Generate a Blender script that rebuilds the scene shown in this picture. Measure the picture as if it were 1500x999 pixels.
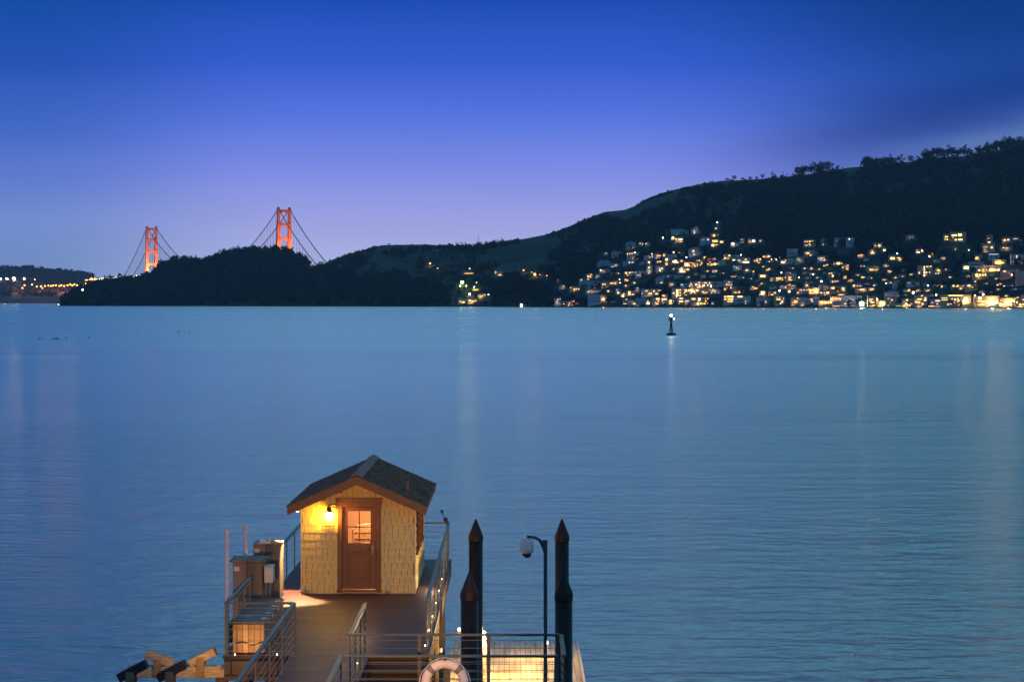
import bpy, bmesh, math, random
import numpy as np
from mathutils import Vector, Matrix, noise as mn

R = math.radians
SC = bpy.context.scene
COL = SC.collection
for o in list(bpy.data.objects):
    bpy.data.objects.remove(o)

# ------------------------------------------------------------------ camera
EYE, F, Y0 = 10.0, 3000.0, 440.0          # eye height (m), focal length and horizon row of the 1500 px wide photograph
cam_d = bpy.data.cameras.new("camera")
cam = bpy.data.objects.new("camera", cam_d)
COL.objects.link(cam)
cam.location = (0, 0, EYE)
cam.rotation_euler = (R(90), 0, 0)
cam_d.sensor_width = 36
cam_d.lens = 36 * F / 1500
cam_d.shift_y = -(499.5 - Y0) / 1500
cam_d.clip_start = 0.5
cam_d.clip_end = 30000
SC.camera = cam

# ------------------------------------------------------------------ view
SC.view_settings.view_transform = 'Standard'
SC.view_settings.look = 'None'
SC.view_settings.exposure = 0
SC.view_settings.gamma = 1
SC.view_settings.use_curve_mapping = False
SC.render.engine = 'CYCLES'
SC.cycles.use_denoising = True
SC.cycles.max_bounces = 6
SC.cycles.volume_bounces = 0
SC.cycles.sample_clamp_indirect = 8


def lin(r, g, b):
    f = lambda c: (c / 255 / 12.92) if c / 255 <= .04045 else ((c / 255 + .055) / 1.055) ** 2.4
    return (f(r), f(g), f(b), 1)


# ------------------------------------------------------------------ world: blue-hour sky
W = bpy.data.worlds.new("World")
SC.world = W
W.use_nodes = True
nt = W.node_tree
nt.nodes.clear()


def N(tree, t, **k):
    n = tree.nodes.new(t)
    for a, v in k.items():
        setattr(n, a, v)
    return n


def MATH(tree, op, a, b=None, c=None, clamp=False):
    n = N(tree, 'ShaderNodeMath', operation=op, use_clamp=clamp)
    for i, v in enumerate((a, b, c)):
        if v is None:
            continue
        if isinstance(v, (int, float)):
            n.inputs[i].default_value = v
        else:
            tree.links.new(v, n.inputs[i])
    return n.outputs[0]


def RAMP(tree, fac, stops, mode='EASE'):
    n = N(tree, 'ShaderNodeValToRGB')
    n.color_ramp.interpolation = mode
    e = n.color_ramp.elements
    e[0].position, e[0].color = stops[0][0], stops[0][1]
    e[1].position, e[1].color = stops[-1][0], stops[-1][1]
    for p, c in stops[1:-1]:
        x = e.new(p)
        x.color = c
    tree.links.new(fac, n.inputs[0])
    return n.outputs[0]


def MIX(tree, fac, a, b, blend='MIX'):
    n = N(tree, 'ShaderNodeMix', data_type='RGBA', blend_type=blend)
    for sock, v in ((n.inputs[0], fac), (n.inputs[6], a), (n.inputs[7], b)):
        if isinstance(v, (int, float)):
            sock.default_value = v
        elif isinstance(v, tuple):
            sock.default_value = v
        else:
            tree.links.new(v, sock)
    return n.outputs[2]


tc = N(nt, 'ShaderNodeTexCoord')
sep = N(nt, 'ShaderNodeSeparateXYZ')
nt.links.new(tc.outputs['Generated'], sep.inputs[0])
dx, dy, dz = sep.outputs
az = MATH(nt, 'ARCTAN2', dx, dy)                       # azimuth from the view's axis
el = MATH(nt, 'DIVIDE', dz, 0.5, clamp=True)           # sine of elevation, 0..0.5 -> 0..1
P = lambda y: max(0.0, (Y0 - y) / F / 0.5)


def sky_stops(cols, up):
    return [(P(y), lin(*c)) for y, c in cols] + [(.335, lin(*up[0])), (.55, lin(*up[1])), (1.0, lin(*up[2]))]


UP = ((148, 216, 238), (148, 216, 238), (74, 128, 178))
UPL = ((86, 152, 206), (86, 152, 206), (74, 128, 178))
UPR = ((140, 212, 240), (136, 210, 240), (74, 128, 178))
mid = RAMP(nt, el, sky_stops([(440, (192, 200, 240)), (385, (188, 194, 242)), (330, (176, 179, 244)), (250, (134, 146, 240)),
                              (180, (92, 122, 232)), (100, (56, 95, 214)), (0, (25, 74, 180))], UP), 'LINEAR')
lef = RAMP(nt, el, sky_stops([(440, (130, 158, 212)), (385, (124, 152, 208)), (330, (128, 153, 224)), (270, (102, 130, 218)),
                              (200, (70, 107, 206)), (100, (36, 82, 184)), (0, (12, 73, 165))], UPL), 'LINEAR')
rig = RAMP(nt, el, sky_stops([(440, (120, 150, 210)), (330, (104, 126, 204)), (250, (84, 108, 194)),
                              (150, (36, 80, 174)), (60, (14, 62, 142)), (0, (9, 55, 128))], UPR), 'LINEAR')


def SMOOTH(tree, v, a, b):
    n = N(tree, 'ShaderNodeMapRange', interpolation_type='SMOOTHERSTEP')
    tree.links.new(v, n.inputs[0])
    n.inputs[1].default_value = a
    n.inputs[2].default_value = b
    return n.outputs[0]


azl = MATH(nt, 'SUBTRACT', 1, SMOOTH(nt, az, -.25, -.09))
azr = SMOOTH(nt, az, .03, .25)
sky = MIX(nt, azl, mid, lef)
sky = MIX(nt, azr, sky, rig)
# a soft dark cloud streak with a paler band under it, over the ridge
nz = N(nt, 'ShaderNodeTexNoise')
nz.inputs['Scale'].default_value = 5
nz.inputs['Detail'].default_value = 3
mp = N(nt, 'ShaderNodeMapping')
mp.inputs['Scale'].default_value = (1, 1, 7)
nt.links.new(tc.outputs['Generated'], mp.inputs[0])
nt.links.new(mp.outputs[0], nz.inputs['Vector'])
wob = MATH(nt, 'MULTIPLY', MATH(nt, 'SUBTRACT', nz.outputs[0], .5), .022)
v = MATH(nt, 'SUBTRACT', MATH(nt, 'SUBTRACT', dz, wob), MATH(nt, 'MULTIPLY_ADD', az, .215, .0435))


def GAUSS(v, s):
    q = MATH(nt, 'DIVIDE', v, s)
    return MATH(nt, 'EXPONENT', MATH(nt, 'MULTIPLY', MATH(nt, 'MULTIPLY', q, q), -1))


gd = MATH(nt, 'MULTIPLY', GAUSS(MATH(nt, 'ADD', v, -.002), .0145), SMOOTH(nt, az, .055, .22))
gl = MATH(nt, 'MULTIPLY', GAUSS(MATH(nt, 'ADD', v, .021), .010), SMOOTH(nt, az, .12, .26))
sky = MIX(nt, MATH(nt, 'MULTIPLY', gd, .56), sky, lin(16, 48, 122))
sky = MIX(nt, MATH(nt, 'MULTIPLY', gl, .62), sky, lin(112, 142, 182))
# thin veil of unevenness over the whole dome
nz2 = N(nt, 'ShaderNodeTexNoise')
nz2.inputs['Scale'].default_value = 9
nz2.inputs['Detail'].default_value = 4
nt.links.new(mp.outputs[0], nz2.inputs['Vector'])
veil = MATH(nt, 'MULTIPLY_ADD', nz2.outputs[0], .10, .95)
sky = MIX(nt, 1.0, sky, veil, 'MULTIPLY')
bg = N(nt, 'ShaderNodeBackground')
bg.inputs[1].default_value = 1.0
out = N(nt, 'ShaderNodeOutputWorld')
nt.links.new(sky, bg.inputs[0])
nt.links.new(bg.outputs[0], out.inputs[0])


# ------------------------------------------------------------------ helpers
def px(x, y, D):
    """the point D metres out that stands in column x, row y of the photograph"""
    return Vector(((x - 750) * D / F, D, EYE - (y - Y0) * D / F))


def tag(o, label=None, cat=None, group=None, kind=None):
    if label:
        o['label'] = label
    if cat:
        o['category'] = cat
    if group:
        o['group'] = group
    if kind:
        o['kind'] = kind
    return o


def empty(name, loc=(0, 0, 0), rz=0, label=None, cat=None, group=None):
    o = bpy.data.objects.new(name, None)
    COL.objects.link(o)
    o.location = loc
    o.rotation_euler = (0, 0, rz)
    o.empty_display_size = .2
    return tag(o, label, cat, group)


class MB:
    """collects boxes, tubes, prisms; build() links them as ONE mesh object"""

    def __init__(s):
        s.v, s.f = [], []

    def add(s, vs, fs, M=None):
        k = len(s.v)
        s.v += [tuple(M @ Vector(p)) if M else tuple(p) for p in vs]
        s.f += [tuple(i + k for i in f) for f in fs]
        return s

    def box(s, a, b, M=None):
        x0, y0, z0 = a
        x1, y1, z1 = b
        return s.add([(x0, y0, z0), (x1, y0, z0), (x1, y1, z0), (x0, y1, z0), (x0, y0, z1), (x1, y0, z1), (x1, y1, z1), (x0, y1, z1)],
                     [(0, 3, 2, 1), (4, 5, 6, 7), (0, 1, 5, 4), (1, 2, 6, 5), (2, 3, 7, 6), (3, 0, 4, 7)], M)

    def tube(s, a, b, r, n=8, r2=None):
        a, b = Vector(a), Vector(b)
        d = (b - a).normalized()
        u = d.cross(Vector((0, 0, 1)) if abs(d.z) < .95 else Vector((1, 0, 0))).normalized()
        w = d.cross(u)
        r2 = r if r2 is None else r2
        vs = []
        for c, q in ((a, r), (b, r2)):
            for i in range(n):
                t = 2 * math.pi * i / n
                vs.append(c + (u * math.cos(t) + w * math.sin(t)) * q)
        fs = [(i, (i + 1) % n, n + (i + 1) % n, n + i) for i in range(n)] + [tuple(range(n))[::-1], tuple(range(n, 2 * n))]
        return s.add(vs, fs)

    def path(s, pts, r, n=8):
        for a, b in zip(pts, pts[1:]):
            s.tube(a, b, r, n)
        return s

    def lathe(s, prof, n=16, c=(0, 0, 0), M=None):
        vs, fs = [], []
        for r, z in prof:
            for i in range(n):
                t = 2 * math.pi * i / n
                vs.append((c[0] + r * math.cos(t), c[1] + r * math.sin(t), c[2] + z))
        m = len(prof)
        for j in range(m - 1):
            for i in range(n):
                fs.append((j * n + i, j * n + (i + 1) % n, (j + 1) * n + (i + 1) % n, (j + 1) * n + i))
        fs += [tuple(range(n))[::-1], tuple(range((m - 1) * n, m * n))]
        return s.add(vs, fs, M)

    def prism(s, poly, y0, y1, M=None):
        """polygon in x,z extruded from y0 to y1"""
        n = len(poly)
        vs = [(x, y0, z) for x, z in poly] + [(x, y1, z) for x, z in poly]
        fs = [tuple(range(n)), tuple(range(n, 2 * n))[::-1]] + [(i, n + i, n + (i + 1) % n, (i + 1) % n) for i in range(n)]
        return s.add(vs, fs, M)

    def mesh(s, name, m=None, smooth=False):
        me = bpy.data.meshes.new(name)
        me.from_pydata(s.v, [], s.f)
        bm = bmesh.new()
        bm.from_mesh(me)
        bmesh.ops.recalc_face_normals(bm, faces=bm.faces)
        bm.to_mesh(me)
        bm.free()
        if smooth:
            for p in me.polygons:
                p.use_smooth = True
        if m:
            me.materials.append(m)
        return me

    def build(s, name, m=None, parent=None, smooth=False, bevel=0):
        o = bpy.data.objects.new(name, s.mesh(name, m, smooth))
        COL.objects.link(o)
        if parent:
            o.parent = parent
        if bevel:
            b = o.modifiers.new("b", 'BEVEL')
            b.width = bevel
            b.segments = 2
            b.limit_method = 'ANGLE'
        return o


def link(name, me, parent=None, M=None):
    o = bpy.data.objects.new(name, me)
    COL.objects.link(o)
    if parent:
        o.parent = parent
    if M is not None:
        o.matrix_local = M
    return o


def big_mesh(name, V, FA, m, smooth=False):
    """fast mesh from numpy arrays (all faces with the same corner count)"""
    me = bpy.data.meshes.new(name)
    k = FA.shape[1]
    me.vertices.add(len(V))
    me.vertices.foreach_set("co", V.astype(np.float32).ravel())
    me.loops.add(FA.size)
    me.loops.foreach_set("vertex_index", FA.astype(np.int32).ravel())
    me.polygons.add(len(FA))
    me.polygons.foreach_set("loop_start", (np.arange(len(FA)) * k).astype(np.int32))
    me.polygons.foreach_set("loop_total", np.full(len(FA), k, dtype=np.int32))
    if smooth:
        me.polygons.foreach_set("use_smooth", np.ones(len(FA), dtype=bool))
    me.update(calc_edges=True)
    me.validate()
    me.materials.append(m)
    o = bpy.data.objects.new(name, me)
    COL.objects.link(o)
    return o


# ------------------------------------------------------------------ materials
def mat(name, c, rough=.7, var=.25, scale=3.0, stretch=(1, 1, 1), bump=0.0, metal=0.0, c2=None, spec=.5):
    m = bpy.data.materials.new(name)
    m.use_nodes = True
    t = m.node_tree
    b = t.nodes['Principled BSDF']
    b.inputs['Roughness'].default_value = rough
    b.inputs['Metallic'].default_value = metal
    b.inputs['Specular IOR Level'].default_value = spec
    co = N(t, 'ShaderNodeTexCoord')
    mpn = N(t, 'ShaderNodeMapping')
    mpn.inputs['Scale'].default_value = stretch
    t.links.new(co.outputs['Object'], mpn.inputs[0])
    n = N(t, 'ShaderNodeTexNoise')
    n.inputs['Scale'].default_value = scale
    n.inputs['Detail'].default_value = 5
    n.inputs['Roughness'].default_value = .65
    t.links.new(mpn.outputs[0], n.inputs['Vector'])
    lo = tuple(x * (1 - var) for x in c)
    hi = tuple(min(1, x * (1 + var)) for x in (c2 or c))
    col = RAMP(t, n.outputs[0], [(.3, lo + (1,)), (.7, hi + (1,))], 'LINEAR')
    t.links.new(col, b.inputs['Base Color'])
    if bump:
        bn = N(t, 'ShaderNodeBump')
        bn.inputs['Strength'].default_value = bump
        bn.inputs['Distance'].default_value = .02
        t.links.new(n.outputs[0], bn.inputs['Height'])
        t.links.new(bn.outputs[0], b.inputs['Normal'])
    return m


def emis(name, c, s):
    m = bpy.data.materials.new(name)
    m.use_nodes = True
    t = m.node_tree
    t.nodes.clear()
    e = N(t, 'ShaderNodeEmission')
    e.inputs[0].default_value = tuple(c) + (1,)
    e.inputs[1].default_value = s
    t.links.new(e.outputs[0], N(t, 'ShaderNodeOutputMaterial').inputs[0])
    return m


def planks(name, c1, c2, dark, width, length, axis='y', rough=.6, bump=.4, gap=.06):
    """boards: brick pattern, rows across the boards, with a streaky grain"""
    m = bpy.data.materials.new(name)
    m.use_nodes = True
    t = m.node_tree
    b = t.nodes['Principled BSDF']
    co = N(t, 'ShaderNodeTexCoord')
    sp = N(t, 'ShaderNodeSeparateXYZ')
    t.links.new(co.outputs['Object'], sp.inputs[0])
    cb = N(t, 'ShaderNodeCombineXYZ')
    i = {'y': (0, 1), 'x': (1, 0), 'z': (0, 2), 'v': (2, 0)}[axis]
    t.links.new(sp.outputs[i[0]], cb.inputs[0])
    t.links.new(sp.outputs[i[1]], cb.inputs[1])
    br = N(t, 'ShaderNodeTexBrick')
    br.inputs['Scale'].default_value = 1
    br.inputs['Brick Width'].default_value = length
    br.inputs['Row Height'].default_value = width
    br.inputs['Mortar Size'].default_value = width * gap
    br.inputs['Mortar Smooth'].default_value = .2
    br.inputs['Color1'].default_value = c1 + (1,)
    br.inputs['Color2'].default_value = c2 + (1,)
    br.inputs['Mortar'].default_value = dark + (1,)
    t.links.new(cb.outputs[0], br.inputs['Vector'])
    mpn = N(t, 'ShaderNodeMapping')
    mpn.inputs['Scale'].default_value = (.28, .42 / width, 1)
    t.links.new(cb.outputs[0], mpn.inputs[0])
    n = N(t, 'ShaderNodeTexNoise')
    n.inputs['Scale'].default_value = 1.5
    n.inputs['Detail'].default_value = 6
    t.links.new(mpn.outputs[0], n.inputs['Vector'])
    k = MATH(t, 'MAXIMUM', MATH(t, 'MULTIPLY_ADD', n.outputs[0], 2.6, -.3), .3)
    col = MIX(t, 1.0, br.outputs['Color'], k, 'MULTIPLY')
    t.links.new(col, b.inputs['Base Color'])
    b.inputs['Roughness'].default_value = rough
    bn = N(t, 'ShaderNodeBump')
    bn.inputs['Strength'].default_value = bump
    bn.inputs['Distance'].default_value = .01
    h = MATH(t, 'SUBTRACT', MATH(t, 'MULTIPLY', n.outputs[0], .4), br.outputs['Fac'])
    t.links.new(h, bn.inputs['Height'])
    t.links.new(bn.outputs[0], b.inputs['Normal'])
    return m


# ------------------------------------------------------------------ haze: one closed box of thin even air
hz = MB().box((-4600, -300, -4), (4600, 9200, 372)).build("haze")
tag(hz, kind='stuff')
hm = bpy.data.materials.new("haze_air")
hm.use_nodes = True
ht = hm.node_tree
ht.nodes.clear()
pv = N(ht, 'ShaderNodeVolumePrincipled')
pv.inputs['Color'].default_value = (.74, .86, 1, 1)
pv.inputs['Density'].default_value = 3.3e-5
ht.links.new(pv.outputs[0], N(ht, 'ShaderNodeOutputMaterial').inputs['Volume'])
hz.data.materials.append(hm)

# ------------------------------------------------------------------ water
wm = bpy.data.materials.new("water")
wm.use_nodes = True
t = wm.node_tree
b = t.nodes['Principled BSDF']
geo = N(t, 'ShaderNodeNewGeometry')


def wnoise(sx, sy, detail, rough=.55):
    mpn = N(t, 'ShaderNodeMapping')
    mpn.inputs['Scale'].default_value = (sx, sy, 1)
    t.links.new(geo.outputs['Position'], mpn.inputs[0])
    n = N(t, 'ShaderNodeTexNoise')
    n.inputs['Scale'].default_value = 1
    n.inputs['Detail'].default_value = detail
    n.inputs['Roughness'].default_value = rough
    t.links.new(mpn.outputs[0], n.inputs['Vector'])
    return n.outputs[0]


ripple = wnoise(.62, 1.0, 3)
swell = wnoise(.06, .2, 3)
patch = wnoise(.0022, .012, 3)
hgt = MATH(t, 'MULTIPLY_ADD', swell, 1.1, MATH(t, 'MULTIPLY', ripple, .62))
bn = N(t, 'ShaderNodeBump')
sepw = N(t, 'ShaderNodeSeparateXYZ')
t.links.new(geo.outputs['Position'], sepw.inputs[0])
wind = SMOOTH(t, MATH(t, 'MULTIPLY_ADD', patch, 90, sepw.outputs[1]), 452, 476)      # a wind line: calmer water beyond it
t.links.new(MATH(t, 'MULTIPLY_ADD', wind, -.12, 1.0), bn.inputs['Strength'])
bn.inputs['Distance'].default_value = .22
t.links.new(hgt, bn.inputs['Height'])
t.links.new(bn.outputs[0], b.inputs['Normal'])
b.inputs['Roughness'].default_value = .2
rr = MATH(t, 'ADD', MATH(t, 'MULTIPLY', wind, .05), MATH(t, 'MULTIPLY_ADD', patch, .24, .10))
t.links.new(rr, b.inputs['Roughness'])
b.inputs['Base Color'].default_value = (.008, .065, .09, 1)
b.inputs['IOR'].default_value = 1.7
b.inputs['Specular IOR Level'].default_value = .5
gl_ = N(t, 'ShaderNodeBsdfGlossy')
gl_.inputs['Color'].default_value = (.95, .97, 1, 1)
t.links.new(bn.outputs[0], gl_.inputs['Normal'])
t.links.new(rr, gl_.inputs['Roughness'])
ms_ = N(t, 'ShaderNodeMixShader')
sheen = MATH(t, 'ADD', MATH(t, 'MULTIPLY', SMOOTH(t, sepw.outputs[1], 20, 330), .26), MATH(t, 'MULTIPLY', wind, .10))
t.links.new(MATH(t, 'ADD', sheen, MATH(t, 'MULTIPLY_ADD', patch, .12, -.05), clamp=True), ms_.inputs[0])
t.links.new(b.outputs[0], ms_.inputs[1])
t.links.new(gl_.outputs[0], ms_.inputs[2])
t.links.new(ms_.outputs[0], t.nodes['Material Output'].inputs['Surface'])
wa = MB().add([(-4300, -250, 0), (4300, -250, 0), (4300, 8900, 0), (-4300, 8900, 0)], [(0, 1, 2, 3)]).build("water", wm)
tag(wa, "calm blue evening bay water with fine ripples", kind='structure')

# ------------------------------------------------------------------ terrain
SKY = [(60, 456), (80, 452), (90, 447), (100, 438), (112, 430), (130, 424), (150, 417), (200, 413), (222, 407), (230, 396), (245, 388), (262, 383), (290, 385),
       (310, 381), (330, 374), (370, 369), (400, 368), (425, 371), (440, 378), (450, 387), (460, 390), (470, 387), (480, 382), (510, 371), (540, 362),
       (560, 357), (620, 356), (665, 358), (690, 359), (740, 351), (760, 349), (800, 341), (830, 331), (860, 317), (885, 307), (915, 304), (930, 298),
       (950, 286), (965, 280), (990, 273), (1030, 264), (1060, 260), (1090, 259), (1150, 255), (1185, 250), (1210, 246), (1245, 240), (1280, 238),
       (1340, 231), (1360, 227), (1400, 224), (1440, 220), (1480, 211), (1500, 205), (1560, 192), (1650, 178), (1800, 165), (2000, 160)]
DSH = [(60, 3650), (90, 3610), (300, 3480), (600, 3230), (700, 3130), (800, 2930), (1000, 2780), (1250, 2640), (1500, 2500), (2000, 2300)]
DRI = [(60, 3900), (90, 3900), (230, 4080), (400, 4150), (455, 4100), (600, 4300), (800, 4150), (1000, 3950), (1250, 3800), (1500, 3650), (2000, 3400)]


def ip(tab, x):
    return float(np.interp(x, [p[0] for p in tab], [p[1] for p in tab]))


def hill_z(x, D):
    ds, dr = ip(DSH, x), ip(DRI, x)
    zr = EYE + (Y0 - ip(SKY, x)) * dr / F
    t = (D - ds) / (dr - ds)
    if t < 0:
        return -3.0 * min(1, -t * 20)
    X = (x - 750) * D / F
    if t <= 1:
        g = .97 * t ** .88 + .03 * math.sin(t * 9.4)
        n = mn.fractal(Vector((X * .0042, D * .0042, 3.1)), 1.0, 2.1, 4) * 15 + mn.fractal(Vector((X * .0012, D * .0012, 9)), 1, 2, 2) * 22
        n *= math.sin(math.pi * min(1, t * 1.04)) ** .8 if t < .96 else 0
        return max(zr * g + n * min(1, max(zr, 0) / 120), min(1.5, t * 60))
    q = t - 1
    return zr * max(-.1, 1 - .35 * q - .9 * q * q)


def hit(x, y, lo=None):
    """distance at which the hillside is met in column x, row y"""
    ds, dr = ip(DSH, x), ip(DRI, x)
    D = ds + 4
    while D < dr + 30:
        if Y0 - (hill_z(x, D) - EYE) * F / D <= y:
            return D
        D += 6
    return dr


cols = np.arange(86, 2001, 3.5)
ts = np.concatenate([[-.12, -.03], np.linspace(0, 1, 62), [1.04, 1.1, 1.2, 1.35, 1.6, 1.9]])
V = []
for x in cols:
    ds, dr = ip(DSH, x), ip(DRI, x)
    for q in ts:
        D = ds + q * (dr - ds)
        V.append(((x - 750) * D / F, D, hill_z(x, D)))
nr = len(ts)
ii, jj = np.meshgrid(np.arange(len(cols) - 1), np.arange(nr - 1), indexing='ij')
a = (ii * nr + jj).ravel()
FA = np.stack([a, a + nr, a + nr + 1, a + 1], 1)


def hill_mat(name, grass, brush, sc):
    m = bpy.data.materials.new(name)
    m.use_nodes = True
    t = m.node_tree
    b = t.nodes['Principled BSDF']
    b.inputs['Roughness'].default_value = .95
    b.inputs['Specular IOR Level'].default_value = .1
    g = N(t, 'ShaderNodeNewGeometry')
    n1 = N(t, 'ShaderNodeTexNoise')
    n1.inputs['Scale'].default_value = sc
    n1.inputs['Detail'].default_value = 6
    n1.inputs['Roughness'].default_value = .62
    n2 = N(t, 'ShaderNodeTexNoise')
    n2.inputs['Scale'].default_value = sc * 12
    n2.inputs['Detail'].default_value = 4
    for n in (n1, n2):
        t.links.new(g.outputs['Position'], n.inputs['Vector'])
    k = MATH(t, 'MULTIPLY_ADD', n2.outputs[0], .35, MATH(t, 'MULTIPLY', n1.outputs[0], .8))
    c = RAMP(t, k, [(.46, brush + (1,)), (.6, tuple((x + y) / 2 for x, y in zip(grass, brush)) + (1,)), (.72, grass + (1,))], 'LINEAR')
    t.links.new(c, b.inputs['Base Color'])
    return m


hill_m = hill_mat("hillside_grass", (.026, .062, .034), (.004, .014, .012), .009)
hill = big_mesh("hillside", np.array(V), FA, hill_m, True)
tag(hill, "dark grassy and wooded hillside rising behind the bay", kind='structure')

# far shore beyond the bridge
FS = [(-400, 380), (-200, 384), (0, 391), (40, 391), (70, 394), (100, 397), (120, 399), (134, 403), (144, 409), (152, 414), (175, 420), (200, 430), (230, 444)]
V = []
fcols = np.arange(-400, 231, 3.0)
fts = np.concatenate([[-.05], np.linspace(0, 1, 30), [1.1, 1.3]])


def far_z(x, D):
    q = (D - 6500) / 1100
    zr = EYE + (Y0 - ip(FS, x)) * 7600 / F
    if q < 0:
        return -3
    X = (x - 750) * D / F
    n = mn.fractal(Vector((X * .006, D * .006, 1)), 1, 2, 4) * 9 * (math.sin(math.pi * min(q, 1)) + .12)
    return zr * min(1, q ** .8) * (1 if q <= 1 else 1 - .5 * (q - 1)) + n * min(1, max(zr, 0) / 60)


for x in fcols:
    for q in fts:
        D = 6500 + 1100 * q
        V.append(((x - 750) * D / F, D, far_z(x, D)))
nr = len(fts)
ii, jj = np.meshgrid(np.arange(len(fcols) - 1), np.arange(nr - 1), indexing='ij')
a = (ii * nr + jj).ravel()
fh = big_mesh("far_hill", np.array(V), np.stack([a, a + nr, a + nr + 1, a + 1], 1), hill_mat("far_woods", (.10, .065, .07), (.06, .045, .05), .02), True)  # ground colour lightened in place of thicker haze
tag(fh, "low hazy wooded hill on the far shore", kind='structure')

# ------------------------------------------------------------------ suspension bridge beyond the headland
TN, TS = Vector((-541, 4858, 0)), Vector((-1071, 6084, 0))
AX = (TS - TN).normalized()
PP = Vector((AX.y, -AX.x, 0))                   # across the deck
ANG = math.atan2(AX.y, AX.x)
orange = mat("red_orange_steel", (.52, .10, .028), .6, .12, .02)
cable_m = mat("cable_steel", (.16, .045, .03), .6, .1, .1)
deck_m = mat("bridge_deck", (.16, .05, .03), .7, .2, .1)
lampbulb = emis("sodium_lamp", (1, .62, .22), 14)
redlamp = emis("red_beacon", (1, .22, .16), 2)
bridge = empty("suspension_bridge", (TN + TS) / 2, 0, "red orange suspension bridge with two floodlit towers behind the dark headland", "bridge")
bo = Vector(bridge.location)
TOPZ, DECKZ = 227.0, 76.0


def bp(p0, s, w, z):
    """point s metres along the bridge from p0, w across, z up, in the bridge's own frame"""
    q = p0 + AX * s + PP * w
    return Vector((q.x, q.y, z)) - bo


def bbox(mb, p0, s0, s1, w0, w1, z0, z1):
    vs = [bp(p0, s, w, z) for z in (z0, z1) for s, w in ((s0, w0), (s1, w0), (s1, w1), (s0, w1))]
    mb.add(vs, [(0, 3, 2, 1), (4, 5, 6, 7), (0, 1, 5, 4), (1, 2, 6, 5), (2, 3, 7, 6), (3, 0, 4, 7)])


for T in (TN, TS):
    tw = MB()
    piers = MB()
    bbox(piers, T, -14, 14, -26, 26, -6, 14)
    root = piers.build("tower", mat("pier_concrete", (.3, .28, .26), .9), bridge)
    for sd in (-1, 1):
        leg = MB()
        for z0, z1, hw, hs in ((14, 80, 4.7, 8), (80, 120, 4.3, 7), (120, 158, 3.9, 6.2), (158, 192, 3.5, 5.4), (192, 227, 3.1, 4.6)):
            bbox(leg, T, -hs, hs, sd * 13.7 - hw, sd * 13.7 + hw, z0, z1)
            bbox(leg, T, -hs * .62, hs * .62, sd * 13.7 - hw - .5, sd * 13.7 + hw + .5, z0, z1 - 2)     # stepped fluting
        bbox(leg, T, -3.4, 3.4, sd * 13.7 - 2.2, sd * 13.7 + 2.2, 227, 230.5)
        leg.build("leg", orange, root)
        bl = MB()
        c = bp(T, 0, sd * 13.7, 233)
        bl.lathe([(.2, -2.2), (.6, -1.6), (.7, -1), (.2, -.2)], 8, c)
        bl.build("beacon", redlamp, root)
    for z0, z1 in ((216.5, 225), (185, 193), (151, 159.5), (113, 121.5), (70, 80)):
        st = MB()
        bbox(st, T, -4.2, 4.2, -10.5, 10.5, z0 + 1.6, z1)
        for sd in (-1, 1):                          # stepped corbels at the portal corners
            bbox(st, T, -4.4, 4.4, sd * 9.4 - 1.2, sd * 9.4 + 1.2, z0 - 1.6, z0 + 1.6)
            bbox(st, T, -4.6, 4.6, sd * 7.6 - 2, sd * 7.6 + 2, z0 + .4, z0 + 1.9)
        for k in range(7):
            bbox(st, T, -4.7, 4.7, -9 + k * 2.8, -8 + k * 2.8, z0 + 2.4, z1 - 1.4)
        st.build("crossbeam", orange, root)
    br = MB()
    for z0, z1 in ((16, 42), (42, 68)):
        for a_, b_ in ((-1, 1), (1, -1)):
            br.tube(bp(T, 0, a_ * 9, z0), bp(T, 0, b_ * 9, z1), 1.3, 6)
    br.build("cross_brace", orange, root)

# deck truss and approach
span = (TS - TN).length


def deckz(s):
    q = s / span
    return DECKZ + 3 * (1 - (2 * q - 1) ** 2) if 0 <= q <= 1 else (DECKZ if q < 0 else DECKZ - max(0, s - span - 343) * .012)


dk = MB()
ss = list(np.arange(-343, span + 901, 30))
for s0, s1 in zip(ss, ss[1:]):
    z0, z1 = deckz(s0), deckz(s1)
    vs = [bp(TN, s, w, z) for s, zz in ((s0, z0), (s1, z1)) for w, z in ((-13.4, zz - 6.5), (13.4, zz - 6.5), (13.4, zz), (-13.4, zz))]
    dk.add(vs, [(0, 1, 2, 3), (7, 6, 5, 4), (0, 4, 5, 1), (1, 5, 6, 2), (2, 6, 7, 3), (3, 7, 4, 0)])
dk.build("deck", deck_m, bridge)
for s in (span + 343, span + 470, span + 600, span + 740):
    pl = MB()
    for sd in (-1, 1):
        bbox(pl, TN, s - 3, s + 3, sd * 9 - 3, sd * 9 + 3, -5, deckz(s) - 6)
    pl.build("approach_pier", deck_m, bridge)


def cabz(s):
    if 0 <= s <= span:
        q = 2 * s / span - 1
        return 84 + (TOPZ - 84) * q * q
    q = (-s if s < 0 else s - span) / 343
    return TOPZ + (72 - TOPZ) * q - 40 * q * (1 - q)


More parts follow.
